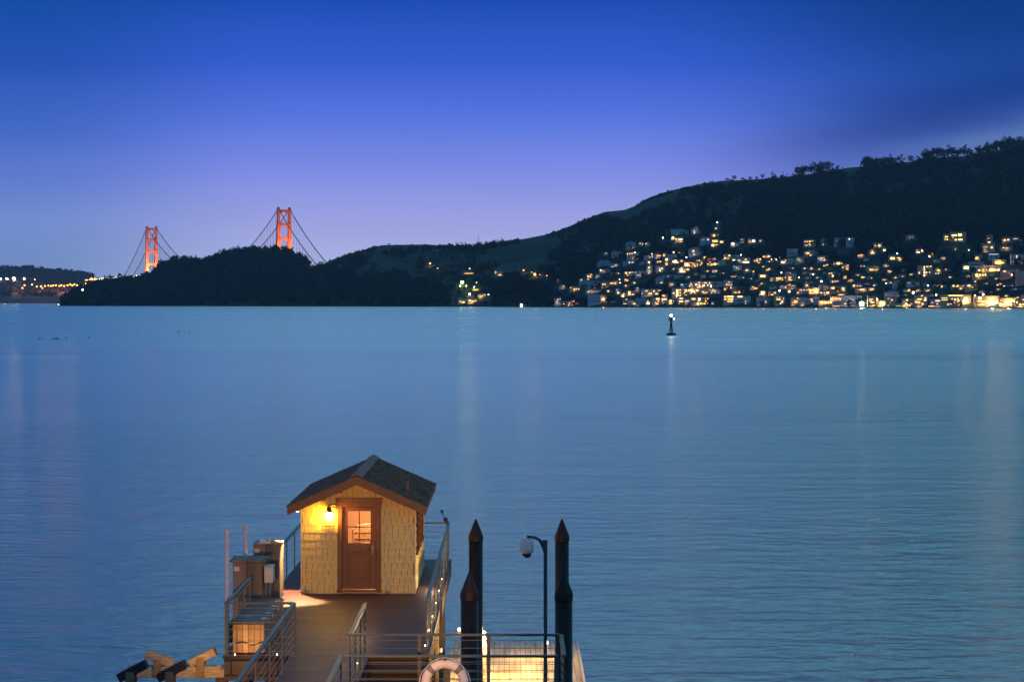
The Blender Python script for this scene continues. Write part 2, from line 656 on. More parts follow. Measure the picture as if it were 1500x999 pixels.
for sd in (-1, 1):
    cb = MB()
    sl = [-343 + i * 24.5 for i in range(15)] + [span * i / 60 for i in range(1, 60)] + [span + i * 24.5 for i in range(15)]
    cb.path([bp(TN, s, sd * 13.7, cabz(s)) for s in sl], 1.1, 6)
    cb.build("main_cable", cable_m, bridge)
hs = [-343 + 22 * i for i in range(1, 15)] + [22 * i for i in range(1, 8)] + [span - 22 * i for i in range(1, 8)] + [span + 22 * i for i in range(1, 15)]
for s in hs:
    for sd in (-1, 1):
        if cabz(s) - deckz(s) > 4:
            MB().tube(bp(TN, s, sd * 13.7, deckz(s)), bp(TN, s, sd * 13.7, cabz(s)), .24, 4).build("hanger", cable_m, bridge)
rest = MB()
for s in np.arange(176, span - 160, 30):
    for sd in (-1, 1):
        rest.tube(bp(TN, s, sd * 13.7, deckz(s)), bp(TN, s, sd * 13.7, cabz(s)), .24, 4)
tag(rest.build("hangers", cable_m, bridge), kind='stuff')
# street lamps along the deck near the far tower
for k, s in enumerate(np.arange(span - 40, span + 900, 36)):
    for sd in (-1, 1):
        z = deckz(s)
        lp = MB().tube(bp(TN, s, sd * 12, z), bp(TN, s, sd * 12, z + 8.5), .22, 5).build("lamp_post", cable_m, bridge)
        MB().lathe([(.15, -.9), (1.15, -.5), (1.25, .2), (.2, .9)], 6, bp(TN, s, sd * 12, z + 9)).build("lamp_head", lampbulb, lp)


def spot(name, loc, to, power, col, size, blend=.6, rad=.3, parent=None):
    d = bpy.data.lights.new(name, 'SPOT')
    d.energy = power
    d.color = col
    d.spot_size = R(size)
    d.spot_blend = blend
    d.shadow_soft_size = rad
    o = bpy.data.objects.new(name, d)
    COL.objects.link(o)
    loc = Vector(loc)
    o.rotation_euler = (Vector(to) - loc).to_track_quat('-Z', 'Y').to_euler()
    o.location = loc
    if parent:
        o.parent = parent
    return o


def point(name, loc, power, col, rad=.1, parent=None):
    d = bpy.data.lights.new(name, 'POINT')
    d.energy = power
    d.color = col
    d.shadow_soft_size = rad
    o = bpy.data.objects.new(name, d)
    COL.objects.link(o)
    o.location = loc
    if parent:
        o.parent = parent
    return o


for T, pw in ((TN, 1.0), (TS, 1.15)):            # the towers' floodlights, at deck level
    for sd in (-1, 1):
        spot("floodlight", bp(T, -46, sd * 15, DECKZ + 2), bp(T, 0, sd * 9, 150), 1.15e6 * pw, (1, .62, .22), 95, .9, 1, bridge)
        spot("floodlight", bp(T, -14, sd * 24, DECKZ + 2), bp(T, 0, sd * 12, 118), 1.5e5 * pw, (1, .66, .25), 100, .9, 1, bridge)

# ------------------------------------------------------------------ foliage
rng = np.random.default_rng(7)
leaf_dark = mat("tree_foliage", (.004, .017, .014), .9, .6, .03, spec=.1)
leaf_euc = mat("eucalyptus_foliage", (.007, .020, .016), .9, .6, .02, spec=.1)
bark = mat("tree_bark", (.10, .08, .06), .9, .3, 1.0)


def leaves(cs, rs, hs, n, size, rg):
    """leaf clumps spread through the volume of each crown: returns vertices, quads"""
    m = len(cs)
    d = rg.normal(size=(m, n, 3))
    d /= np.linalg.norm(d, axis=2, keepdims=True)
    lob = 1 + .28 * np.sin(d[..., 0] * 4 + rg.uniform(0, 6, (m, 1))) * np.cos(d[..., 2] * 5 + rg.uniform(0, 6, (m, 1)))
    rad = (.45 + .55 * rg.random((m, n)) ** .5) * lob
    p = d * rad[..., None]
    p[..., 0] *= rs[:, None]
    p[..., 1] *= rs[:, None]
    p[..., 2] *= hs[:, None]
    p += cs[:, None, :]
    u = rg.normal(size=(m, n, 3))
    u /= np.linalg.norm(u, axis=2, keepdims=True)
    w = np.cross(u, d)
    w /= np.linalg.norm(w, axis=2, keepdims=True) + 1e-6
    k = (size * rs)[:, None, None] * rg.uniform(.6, 1.3, (m, n, 1))
    q = np.stack([p + u * k, p + w * k * .8, p - u * k * .9, p - w * k * .7], 2).reshape(-1, 3)
    f = np.arange(len(q)).reshape(-1, 4)
    return q, f


# ------------------------------------------------------------------ the town: (x0, y0, x1, y1, wall, roof, [(x, y, w, h, light), ...]) read off the photograph
T_ = [
 (917,353,932,366,'g','h',[(920,360,2,1.5,'b'),(927,363,3,1.5,'d')]), (935,354,942,362.5,'n','f',[(937,357,2,2.6,'W'),(941,357.6,1.6,1.8,'w')]),
 (945,354,953,361.5,'g','g',[(946,357,2,2,'c')]), (896,366.5,912,379,'g','h',[(899,373,2,2,'b'),(904,372,2,2,'b'),(908,374,2,2,'b'),(903,377,4,1.5,'b')]),
 (884,368,892,375,'n','g',[(888,371.5,3,2,'d')]), (918,369,935,383,'g','f',[(919,372.3,1.5,2.6,'o'),(922.5,371.8,1.5,2,'o'),(926,371.4,1.8,2,'o'),(930,369.9,2.2,2,'W'),(929.5,379.6,1.6,2.6,'w'),(932,380,1.4,2.2,'w'),(934,380,1.4,2.4,'w'),(922,379,2,2,'b')]),
 (875,381,895,390.5,'s','h',[(882,387,8,1,'b')]), (892,386,907,392,'s','f',[(898,391,5,1.3,'c'),(905,390,2,1.2,'d')]),
 (912,382,931,389,'s','f',[(922,384.6,1.8,2,'w'),(926.5,384.4,3,1.5,'c'),(916,386,2,1,'b')]), (937,382.5,946,388,'g','g',[]),
 (944,374,960,381,'s','f',[(955,370.8,2,2,'w'),(955.5,375.5,1.2,4,'c'),(949,378,4,1,'b')]), (948,382,954,394,'n','f',[(950.5,384.3,2.2,2.2,'W'),(951,392,2.6,2.4,'o')]),
 (878,393,893,401,'s','h',[(880,396,2,2,'W'),(884,396.3,5,1,'d')]), (859,401,869,409,'n','f',[(861.3,405,2,2,'w'),(865,405.4,1.8,2,'w'),(866,402,1.8,1.6,'y')]),
 (872,401,880,408,'s','g',[(876.5,404.5,1.6,2,'d'),(874,403,1,1.5,'d')]), (860,411,880,425,'s','f',[(867,420,6,1,'b'),(873,414,4,1.5,'b')]),
 (892,411,906,419,'n','f',[(896,415,5,2,'o'),(901,415,3,1.8,'o')]), (880,410,891,423,'n','h',[(883,417,1.6,2.6,'y'),(886,416.4,3,1.6,'o'),(882.5,421,2,1.4,'d'),(888,420,1,2.6,'d')]),
 (858,424,880,431,'g','f',[(862,427.5,2.4,1.6,'y'),(872,427,10,1,'d')]), (861,431,880,448,'s','f',[(869,434,1,1,'b'),(869,437,1,1,'b'),(869,440,1,1,'b'),(875,436,6,.8,'b'),(875,442,6,.8,'b')]),
 (881,431,889,443,'n','g',[(882,439,2,2.6,'o'),(885,436,1.6,2,'d')]), (888,424,895,430,'n','f',[(891,426.6,2.4,2.2,'w')]),
 (902,423,910,433,'s','f',[(905.5,429,3,3,'y'),(904,424.6,1.6,1.6,'c')]), (909,428,918,437,'n','h',[(912.5,433.7,3,2.6,'W'),(914,430.5,1.6,2,'y'),(917,431,1,1.6,'d')]),
 (918,425,931,435,'g','f',[(922,429.6,3.6,5.4,'y'),(927,431.4,3.6,1.4,'y')]), (912,436,921,446,'s','g',[(917.8,438.6,2,1.6,'c'),(914.5,443,1.4,1.6,'b')]),
 (920,439,933,449,'s','f',[(929.5,445,3,2.2,'w'),(926,445,1.4,1.4,'g')]), (930,420.5,940,431,'g','h',[(934,422.2,2,1.6,'c'),(931,422.3,1.4,1.2,'d')]),
 (914,415,922,422,'n','h',[(916.8,418.6,2.2,2.2,'o')]), (914,397,929,405,'n','f',[(917.6,399.8,2.2,1.8,'W'),(922,399.6,3,1.8,'w'),(926,399,3,.8,'o'),(919.5,403.3,1.4,1.2,'o')]),
 (930,396.5,946,407.5,'s','f',[(934,403.4,3,1.2,'c'),(937.5,403.6,1,2.2,'c'),(930.5,399.5,.9,2.2,'c'),(941,401,4,2,'b')]), (947,388,955,402,'g','f',[(950.8,392,2.8,2.2,'w'),(951.3,397,2.8,.9,'c'),(950.6,400.3,2.4,1,'w')]),
 (939,423,960,436,'g','f',[(947,426.3,3.6,1.4,'y'),(952.6,430,4.8,3,'y'),(958,426.6,2.4,2.2,'y'),(940.5,430,1.2,2,'c'),(950,433.6,14,.8,'d')]), (931,436.5,946,449,'s','f',[(934,441,1.4,1.4,'b'),(941,442,2,1.4,'b')]),
 (945,437,955,449,'n','h',[(949.3,444.4,4.6,2.4,'W'),(949,441,2,1.6,'w')]),
 (984,335.5,1004,345,'t','f',[(997.5,340.3,2.2,3,'b'),(1000.8,340.3,2.2,3,'b'),(990,336.6,10,.7,'b')]), (1004,337,1009,344,'t','f',[(1006.3,339.6,1.2,1,'b'),(1006.3,342,1.2,1,'b')]), (1013,331,1027,344,'g','g',[(1017,341.4,1.8,2.6,'c'),(1015,338.2,2,.8,'d')]),
 (983,345.5,989,352.5,'n','f',[(986,348,3.6,1.2,'W'),(984.6,350,1,1.8,'W'),(987,350,1.4,1.8,'w')]), (988.5,347,1001,357,'n','f',[(990.4,350.5,3,1.6,'w'),(996.8,351,5.6,1.8,'W'),(996.4,354.2,1.6,1.4,'w'),(998.6,354.2,1.2,1.4,'w')]),
 (1025,347,1040,360,'l','h',[(1037.3,351,2.4,2.6,'p'),(1030,351.5,5,1,'d'),(1035,357,3,1,'b')]), (1041,341.5,1054,348,'n','f',[(1046,345.4,3.6,2.6,'y'),(1051.5,344.8,2.4,1.6,'y')]),
 (1041,349.5,1054,356.5,'n','f',[(1047.3,353.4,8,3,'y')]), (1041.5,357,1055,362.5,'n','f',[(1044.3,359.3,3.6,2.6,'W'),(1049.5,358.6,3,1,'y')]), (1053.5,351.5,1063,358,'n','f',[(1057,354.6,4.8,2.6,'w')]),
 (1046,331,1053.5,338.5,'g','g',[(1048.6,335.3,2,3.2,'W'),(1052,336.6,1,1.6,'c')]),
 (984.5,365.5,1002,377.5,'g','h',[(986.8,369.8,1.8,1.8,'W'),(994.6,369.8,4.8,2,'w'),(993.6,374.5,.8,2,'d')]), (1010,362.5,1029,377,'g','h',[(1015.6,368,2.6,3,'w'),(1016.8,373,1.8,2.2,'c'),(1024,367,4,1,'b')]),
 (959.5,369,971,380,'g','h',[(963,375,1.4,1.6,'w'),(965.4,374.6,1.4,1.6,'w'),(967.6,375,1.4,1.4,'w'),(961.4,378,1.4,1.6,'c')]), (970.5,370.5,976.5,379,'n','f',[(972.6,374,2.6,3.2,'o')]),
 (973,377,981,391,'n','f',[(976.6,380.3,3.2,3,'W'),(976.4,387,3,3.4,'o')]), (977.5,372.5,991,380,'s','f',[(984,376,8,.9,'b'),(987,378,4,.9,'b')]),
 (982.5,380,995,388,'n','f',[(986.5,383.4,2,2.8,'W'),(989.6,383.2,3.6,3.8,'W'),(993,384.6,1.4,2.6,'w')]), (995.5,380,1001.5,386,'n','h',[(998.4,382.4,3.2,2.4,'o')]),
 (1001.5,383,1012,392,'n','f',[(1003.4,386.8,1.4,1.4,'w'),(1006.8,388,3,3.2,'W'),(1010.8,385.4,1.4,1.4,'y'),(1010,389.6,1.4,2.6,'w')]), (1012.5,384,1025,392,'n','g',[(1014.4,385.7,3,1.3,'o'),(1017,387.6,1.6,2.2,'y'),(1018.5,390.2,1.6,2,'y'),(1021.5,388,1,4,'o')]),
 (1020,380,1030,391,'n','f',[(1021.3,382.4,1.4,1.8,'w'),(1024.5,382,2,2,'y'),(1023,385.8,1.4,1.4,'y'),(1027.6,385.6,2,2.4,'w'),(1026.2,388.8,2.2,2,'w')]), (1029.5,375.5,1036,383,'n','f',[(1031.6,377.5,1.2,3,'y'),(1033,376.4,2.2,1,'y'),(1036,382.2,1,1.4,'c')]),
 (1037,376,1050,383.5,'r','h',[(1039.6,379.4,2,1.6,'r'),(1042.5,380.6,3,1,'r'),(1043.5,378,1.6,1.8,'p'),(1047.4,380,1.4,2.8,'d')]), (1035.5,383.5,1053,391,'n','h',[(1037,386.8,1.4,1.8,'w'),(1043,387.4,1.8,2,'y'),(1047.4,387,3.6,3,'Y'),(1052,386.6,1.4,1.8,'y'),(1040,384.2,1.6,1,'y')]),
 (1052,381,1062.5,391,'v','f',[(1059.5,380.5,2.4,2,'d')]),
 (993,391,1011,400,'n','f',[(998,395,5.6,2.2,'w'),(1003.2,395,1.4,1.4,'w'),(1007.5,395,3.6,2.2,'w'),(999.6,398.2,8.4,1.3,'W'),(998.4,392.4,1.4,1,'W')]), (961.5,388.5,976,400,'g','f',[(966,393.4,1.6,1.6,'w'),(969.7,393.4,2.6,2.2,'w'),(966.6,396.8,2,1.6,'w'),(969.8,397.6,1.4,1.2,'d'),(974.4,394,1.4,8,'b')]),
 (984,391,991,397,'n','h',[(986.6,394.3,1.6,1.6,'p')]), (970,402.5,986,408,'s','f',[(978.5,405,1.2,1.2,'c'),(975,404.6,6,.8,'b'),(983.6,406,1.4,2,'b')]), (988,402.5,1001.5,408,'t','f',[(996,405,8,1,'b')]),
 (961,405,972,416,'g','h',[(969,414.4,3.4,1.4,'w'),(964,408.5,3,.9,'b')]), (980,413,989,421,'n','f',[(984.4,416.6,1,2.6,'y'),(986.4,417,1,1.4,'d')]),
 (996,414.5,1010,422,'g','f',[(999,417.2,3.2,1.8,'c'),(1005,418.6,4.6,.9,'b')]),
 (1009.5,411.5,1044,424.5,'g','f',[(1012,416.6,2,3.4,'o'),(1014,419,1.6,1.6,'o'),(1019.8,417.3,3,2.4,'Y'),(1024.6,418,2.4,2.6,'w'),(1022.2,421,2,1.8,'w'),(1025.5,421,2.4,1.4,'w'),(1024,414,2.4,1.4,'w'),(1030.8,418.4,2.8,2.4,'W'),(1037,418,2,2.4,'w'),(1033.4,414.6,4.4,1.4,'y'),(1039.6,414.8,1.6,2.2,'w'),(1041.6,419.4,1.8,3.8,'W'),(1010,419.4,1.6,1.8,'w')]),
 (1042.5,412,1058.5,422,'l','f',[(1046,416,1,1.2,'b'),(1050,416,1,1.2,'b'),(1054,416,1,1.2,'b')]), (959.5,422.5,971,434,'g','f',[(966.5,426.6,4.8,2.8,'w'),(962,430.4,4.4,2,'w')]), (969,430.5,977.5,437.5,'n','f',[(972,433.2,3.4,1.8,'w'),(974.6,435.2,2,1,'w')]),
 (984,421.5,999,438,'s','f',[(992,430,3,12,'Y'),(996.2,425,2.6,1.8,'w'),(996.4,429.2,2,1.8,'w'),(996.4,433,2.2,1.8,'w'),(986.8,429.6,2.6,2.4,'w')]),
 (998.5,422,1028,433.5,'n','f',[(1004.6,426,4,3.4,'w'),(1009,425.2,2.6,1.6,'w'),(1015.4,425.8,2.6,3,'y'),(1021.6,425.4,2.8,1.6,'W'),(1012,429.6,2.4,1.2,'w'),(1018,429.4,2.2,1,'w'),(1002.6,429.4,2.6,1,'y'),(1005,432.6,3,1,'w'),(1019.5,432.6,1.4,1.2,'c')]),
 (1026.5,421,1041,432,'n','f',[(1029.6,427.4,2.6,2,'w'),(1034,429.6,8,.9,'o'),(1039.5,424.6,1.2,1.4,'c')]), (1040.5,422,1055,432,'g','h',[(1044.6,424.6,2.4,1.6,'w'),(1047.6,426,1.8,1.6,'w'),(1042,429.6,1.4,1.2,'c'),(1047.4,429.6,1.4,1.2,'c'),(1052.6,429.4,1.6,1.4,'c')]),
 (956,435,968,449,'n','f',[(963.6,438,5.6,2.6,'w'),(964.4,441.4,2,1.4,'w'),(962.6,445.2,4,1.4,'w')]), (968.5,435,977.5,446,'g','f',[(973,438.4,7.4,2.4,'w'),(971.6,442,2.4,1.8,'d')]),
 (977,437,987,449,'n','g',[(982.3,441,3,2.6,'Y'),(982.4,444.6,4.6,2,'y'),(987.6,441,1,1.6,'o')]), (993,434,1003,446,'l','f',[(997.8,437.4,5.4,2,'w'),(997.6,441.6,6.4,2.4,'w')]), (1002,436.5,1013.5,449,'s','f',[(1004.6,441.3,1.6,2,'w'),(1007.6,441,1.6,1.8,'w'),(1010,445,2,1.6,'b')]),
 (1011.5,435,1040,449,'n','f',[(1016,438,5.6,2.4,'w'),(1024.5,438,3.4,2.2,'W'),(1035.6,437.6,5.6,2,'y'),(1023.6,441,4,1,'w'),(1034.4,441.4,3.4,2.2,'w'),(1022.4,445,2.6,2.2,'W'),(1027,444.8,3.4,2.2,'y'),(1032,445,3.4,1.8,'w'),(1036.4,445,2,1.4,'w')]),
 (1041.5,441,1047,449,'s','f',[(1043.6,444.6,2.4,1.6,'c')]),
 (1069.5,353,1083,362.5,'g','h',[(1073.7,357.2,4,3.2,'W'),(1071.8,360.6,1.4,1,'d'),(1080,359.4,1.2,1.2,'d')]), (1084,349,1090.5,357.5,'g','f',[(1086.8,351.3,2,1.6,'c'),(1086,355.4,1,1.6,'d')]), (1095,349.5,1107.5,358.5,'n','f',[(1103.8,353.4,4,3,'W'),(1099.6,354.4,1.6,1.8,'o')]), (1111,349.5,1118,357,'v','h',[(1113.7,353,1.8,1.6,'y')]),
 (1060,370,1072,381,'n','h',[(1068.4,374.6,2.6,2.4,'w'),(1062,378.2,2.6,2.4,'w'),(1066.4,378.6,3,1,'o')]), (1072,373.5,1081.5,380,'s','f',[(1074.4,376.2,1.4,1.8,'b'),(1078,376.2,1.4,1.8,'b'),(1082,375.4,1.2,1,'d')]), (1071.5,379,1080,385,'n','f',[(1075,381,3.6,1.4,'W')]),
 (1080,377,1099,387.5,'g','f',[(1092.4,380.2,3,1.4,'y'),(1093,384.2,8.4,2,'W'),(1082.5,381.6,4,1.6,'c'),(1086,380,1.2,2,'b'),(1085,385,2,2.6,'b')]), (1103.5,377.5,1116,387,'n','h',[(1109.6,379.6,1.6,1.4,'w'),(1113.6,379.8,2.4,2.2,'w'),(1105,382.4,1.2,1.2,'c'),(1109.4,382.8,1.6,1.2,'w'),(1111.6,385.3,3.2,1.2,'w')]),
 (1116,371.5,1130,379,'n','h',[(1119,376.2,3.2,1.6,'w'),(1126.3,375.6,3,1.8,'w'),(1122.4,377.4,1.6,1,'o')]), (1134,376,1144.5,384,'n','h',[(1138.4,380.4,5,2.4,'W'),(1142.4,377.6,1.4,1.4,'c')]), (1142.5,379.5,1153,388,'n','f',[(1146.6,384.4,4.6,2.4,'W'),(1150.4,381.6,1.4,2,'o')]),
 (1153,364,1168.5,377,'g','f',[(1159,367,7,.8,'b'),(1160,370,9,.8,'b'),(1161,373,9,.8,'b')]), (1152,378,1162,387,'l','f',[(1157,382,4,1,'b'),(1160,388.6,3,1.4,'c')]), (1073.5,388.5,1086,397.5,'g','f',[(1075.4,390.4,.9,2,'c'),(1078.5,392.4,1,2.8,'c'),(1081,393,.9,4,'b'),(1083,393,.9,4,'b')]),
 (1089,391.5,1099.5,401,'g','g',[(1094,396,3.8,2,'y')]), (1101.5,396,1110,406,'g','h',[(1104,398,2.8,1.8,'y'),(1104.4,402,1.4,1.4,'b')]), (1111.5,400,1124,409.5,'n','f',[(1117.3,404.6,7.8,2.8,'Y')]), (1128,406,1136,413,'g','f',[(1131,407.6,3,1.4,'d'),(1131.6,410.6,1.6,.9,'d')]),
 (1135.5,405,1151,413.5,'n','f',[(1140.6,407.7,7.6,2,'y'),(1137.4,411,1.6,1,'y'),(1140,410.4,1.4,1.2,'w'),(1146.4,411.3,5,1.2,'y')]), (1149.5,397,1165.5,413,'n','h',[(1150.8,406.6,1.8,1.4,'w'),(1157,406.4,4.4,1.8,'o'),(1157.4,410.2,4.6,1.6,'o'),(1157.6,400.2,1.4,1.4,'c'),(1153.6,399.6,3,.9,'d')]),
 (1060,410.5,1073.5,425.5,'l','f',[(1068,413.6,3.6,1.2,'c'),(1065,417.4,2.4,3,'y'),(1068,417.6,1.4,2.2,'w'),(1071,417.4,1.8,2.4,'w'),(1070.6,421.6,2.2,2,'y'),(1061.8,424.4,1.6,3,'y')]), (1073,419.5,1090.5,432,'n','f',[(1077,428.4,4,1.4,'o'),(1083.6,428.2,2.4,2.4,'w'),(1087,429,4.4,1.2,'w'),(1091.4,425.6,2.8,1.4,'o')]),
 (1098,418,1112,426,'n','h',[(1103,420.3,3.6,.8,'o'),(1107,422.6,5,1.4,'y'),(1113,418.4,2.4,.8,'d')]), (1126.5,416,1137,425.5,'g','d',[(1131.6,422,1.4,1.2,'b')]), (1142,417,1155,424.5,'g','h',[(1146,419.4,1.8,1.2,'c'),(1151,420.3,2,1.8,'w'),(1143.6,419.8,1,1.2,'d')]), (1152.5,415,1167,425,'r','h',[(1155.4,417.6,5,.9,'r'),(1161.6,418.6,5.4,1.2,'g'),(1157,417,1.2,2,'y')]),
 (1113,425,1122.5,434.5,'n','f',[(1117.3,428.4,5,2.8,'W'),(1117,431.6,4.6,1.2,'y'),(1110.6,431.6,1.4,1.6,'w')]), (1127,426,1141,434.5,'n','f',[(1135,429,2.8,1.8,'w'),(1131,431.7,4.4,1.2,'y'),(1126.4,428.6,1.4,1.2,'d')]),
 (1059.5,432,1076.5,449,'n','f',[(1062.6,434.8,3.8,1.8,'w'),(1070,434.6,9,2.2,'Y'),(1062.4,438.4,3.2,2,'w'),(1070,438.4,8.6,2,'y'),(1069.4,441.6,8.4,1.6,'w')]), (1076,432.5,1090.5,445,'l','f',[(1084,434.6,7.8,2.2,'w'),(1084,441,10,1.2,'b')]), (1090,433,1099.5,446,'g','f',[(1092.2,441.6,1,2.8,'c'),(1096,437,4,.9,'b')]),
 (1109,433,1121,449,'g','h',[(1112,441,1,3,'b'),(1116,438,1.2,1.4,'b')]), (1119.5,436,1125,449,'l','f',[(1121.8,442.2,1.8,2.2,'o')]), (1125,436,1135.5,449,'s','h',[(1129,441,1.2,4,'b'),(1132,444,1.2,3,'b')]), (1134.5,433,1150.5,449,'n','f',[(1140.4,438.8,6.4,1.8,'w'),(1138.4,436,1,2,'o'),(1142.4,435.6,1,2,'o'),(1145.8,442,2,2.6,'W'),(1143.3,444.6,2,1.8,'w'),(1147.5,438,1.2,2.6,'c')]),
 (1221,382.5,1238,391,'n','f',[(1229.8,386,8.6,2.6,'Y'),(1222.4,386.6,1.4,1.2,'c'),(1219,387.6,1.4,1.2,'d')]), (1233,386,1252,397.5,'n','h',[(1234.6,391.8,1.4,2,'w'),(1242,389,1.8,1.6,'w'),(1245.6,390.2,1.8,1.4,'w'),(1243,391.6,2.2,.9,'o'),(1249.5,389.4,2.4,.9,'c'),(1241.4,394.4,3,1.6,'o')]),
 (1212,398,1230,407.5,'n','h',[(1215,400.6,2,1.4,'w'),(1218.2,400.4,2,1.4,'w'),(1219.8,404.3,1.8,2.6,'W'),(1223,404,1.6,2.6,'o'),(1226.4,402.6,2.4,1.6,'d')]), (1216.5,409,1231,416.5,'n','f',[(1219.6,412.6,2,1.8,'w'),(1223.2,412.3,2,1.2,'o'),(1226.4,412.4,3.4,1,'o')]),
 (1178,412,1192,422,'l','h',[(1181.7,418.2,2.4,2.2,'w'),(1181,413.4,1.6,1,'d'),(1189,414,1.4,2,'d')]), (1166,422,1184.5,433,'r','f',[(1172,425,.9,2.4,'w'),(1174.6,425,1.2,2.6,'c'),(1178,425,1.6,2.2,'p'),(1182,425,1.6,1.8,'p'),(1169,429,3,1.8,'o'),(1174,428.6,2,1.4,'d')]),
 (1184,421,1201,432.5,'n','f',[(1187,425.4,4.4,2.6,'w'),(1191,425,1.6,2.4,'w'),(1187,429,4,1.8,'y'),(1191,429,1.4,2,'w'),(1195.2,428.5,2.4,2,'w'),(1184.6,423.4,1.4,1,'y')]), (1200,416,1217.5,428,'g','h',[(1207,419,2.4,1.4,'d'),(1201,418.6,1.6,2,'d'),(1206,423,5,.9,'b')]),
 (1200,426,1216,434,'n','f',[(1203,429,3.2,1.8,'y'),(1207.4,429,1.4,1.4,'y'),(1212.4,428.8,3,1.8,'W'),(1208.4,432,2,1.4,'c')]), (1216,418.5,1231.5,432,'n','f',[(1220.8,422,2.6,2.4,'Y'),(1218,422,1.4,2,'w')]), (1231.5,418.5,1240,430,'n','f',[(1235,422.5,4.2,2,'w'),(1235.4,425,3,1.4,'y')]),
 (1226.5,428.5,1242,435,'n','f',[(1234.5,432,12,1.4,'w')]), (1158.5,432.5,1171,448,'n','h',[(1165.6,442,5.6,3.6,'o'),(1168.6,437,1.6,1.6,'y'),(1170.6,439,1,1.4,'c')]), (1171,436,1192,448.5,'s','f',[(1179,440,10,.7,'b'),(1179,443,11,.7,'b'),(1188.6,438.6,4,1.2,'w'),(1189.4,441.4,2.6,1.4,'y')]),
 (1191.5,434.5,1199.5,448.5,'l','f',[(1195,440,2,1.4,'b')]), (1199,437,1219.5,449,'n','h',[(1201.4,443,1.8,4.4,'y'),(1204.4,443,1.6,4,'Y'),(1207.4,443,1.6,4,'y'),(1210.2,443.4,1.6,3.2,'Y'),(1213.6,443,1.6,3,'y'),(1217.6,443.2,2.2,2.2,'W')]), (1215.5,434,1233.5,443.5,'n','f',[(1218,438.4,3.6,2.4,'w'),(1224.6,437.8,5,1.4,'w'),(1230.4,438,3.4,2,'w')]),
 (1219,442,1236,449.5,'l','f',[(1228,444,1,1.6,'b'),(1233,441.8,3.4,1.2,'o')]), (1232,432.5,1260,449.5,'g','f',[(1247,438,1.4,1,'c'),(1238,445,2.4,1.4,'w'),(1250,440,3,1,'c'),(1240,440.5,2,1.2,'d'),(1254,444,2,2,'c')]),
 (1177,350.5,1194,362.5,'n','f',[(1179.6,354,1.6,1.4,'w'),(1182.6,354,1.4,1.4,'w'),(1186.4,353.8,3.2,1.6,'y'),(1190.6,353.4,2.4,1.6,'y'),(1181.4,359.6,4,1.2,'c')]), (1177.5,366,1196,376.5,'n','h',[(1183,371,5.4,2.6,'o'),(1187.4,374,2.4,1.4,'w'),(1194,370,2,2,'b')]),
 (1197,374.5,1217,385,'l','f',[(1199,379,1.6,1.8,'p'),(1203,378.4,3.4,1.6,'w'),(1207,378,1.6,1.4,'o'),(1211,378,4,1,'b'),(1205,381.4,10,.7,'c')]), (1202,348,1215,361,'s','h',[(1206,358.4,1.6,1.2,'c'),(1208,353,6,.8,'b')]), (1222,348,1236.5,363,'s','f',[(1229,352,9,.8,'b'),(1229,356,9,.8,'b')]), (1239,347.5,1250.5,363,'s','f',[(1244.2,350.4,1.6,1.6,'W'),(1245,356,5,.8,'b')]),
 (1165.5,375.5,1178,387.5,'v','h',[(1169.4,379.2,3,1.8,'g'),(1173,383.4,2,1.4,'d')]), (1279.5,355,1292.5,364,'n','f',[(1288,359.5,3.4,2.4,'w'),(1282.4,360,2.4,1.2,'o')]), (1272,364.5,1283.5,374.5,'n','h',[(1278,370.8,5.4,2.4,'w'),(1277.6,367.4,2,1.4,'o')]), (1291,361,1302.5,370,'n','f',[(1295.6,366.6,3.4,2.2,'W'),(1300.4,366.6,1.2,1,'d')]),
 (1301.5,373.5,1313,383,'n','f',[(1307.4,378.6,6.6,3,'Y')]), (1312.5,374,1322,384,'n','h',[(1316.4,378,4.4,1.6,'y'),(1317.4,381,1.4,1.2,'w'),(1319,380,1,1.6,'w')]), (1328,343.5,1340.5,351.5,'r','h',[(1332.6,347.4,2.4,1.6,'d'),(1336.6,347.2,2,1.6,'d')]), (1270.5,389.5,1288,400,'n','f',[(1276.4,395.2,6,2.4,'y'),(1281.6,395.4,2,1.2,'w'),(1286,395.4,1.8,.9,'d')]),
 (1308,411,1321,425,'g','h',[(1316,414.6,3,2,'b'),(1311,420,4,1.4,'b')]), (1247,414.5,1263.5,422.5,'n','h',[(1251,418.7,2.4,1.8,'W'),(1256,418.9,1.8,1.2,'w'),(1260,418.9,2.4,1.2,'o')]), (1253,421,1270,430,'n','f',[(1263,424.4,7.4,2,'w'),(1257,424.4,3.4,1.6,'d')]), (1272,421,1281,427.5,'n','f',[(1277,424,5.4,1.4,'y'),(1277.4,422.4,3,.8,'d')]),
 (1328,410.5,1346.5,421,'g','h',[(1331.4,414.4,1.6,1.2,'c'),(1338.6,416.6,4,1.2,'c'),(1342,412.4,6,.8,'b')]), (1295.5,425.5,1318,436.5,'s','h',[(1301,429,4,.8,'b'),(1310,431,5,.8,'b')]), (1271,433.5,1284,449.5,'n','f',[(1276,438.6,6,1.4,'y'),(1275,441,4,1.2,'y'),(1278,443,5,1.4,'Y'),(1280,447.4,4,1.2,'w')]),
 (1284.5,440,1299,449.8,'n','f',[(1289,445.4,2.6,2.2,'Y'),(1294.6,445.2,4.6,1.6,'w'),(1287,448,3,1,'w'),(1296,448.4,3,.9,'w')]), (1297,434.5,1312.5,449.8,'n','f',[(1301.6,437.4,3,.9,'c'),(1306.4,439.6,2.4,2.4,'o'),(1304,444,1.4,2,'d'),(1301,447.4,1.4,1.4,'c')]), (1311,444,1323,450,'v','f',[(1317,448.2,9,1,'g')]),
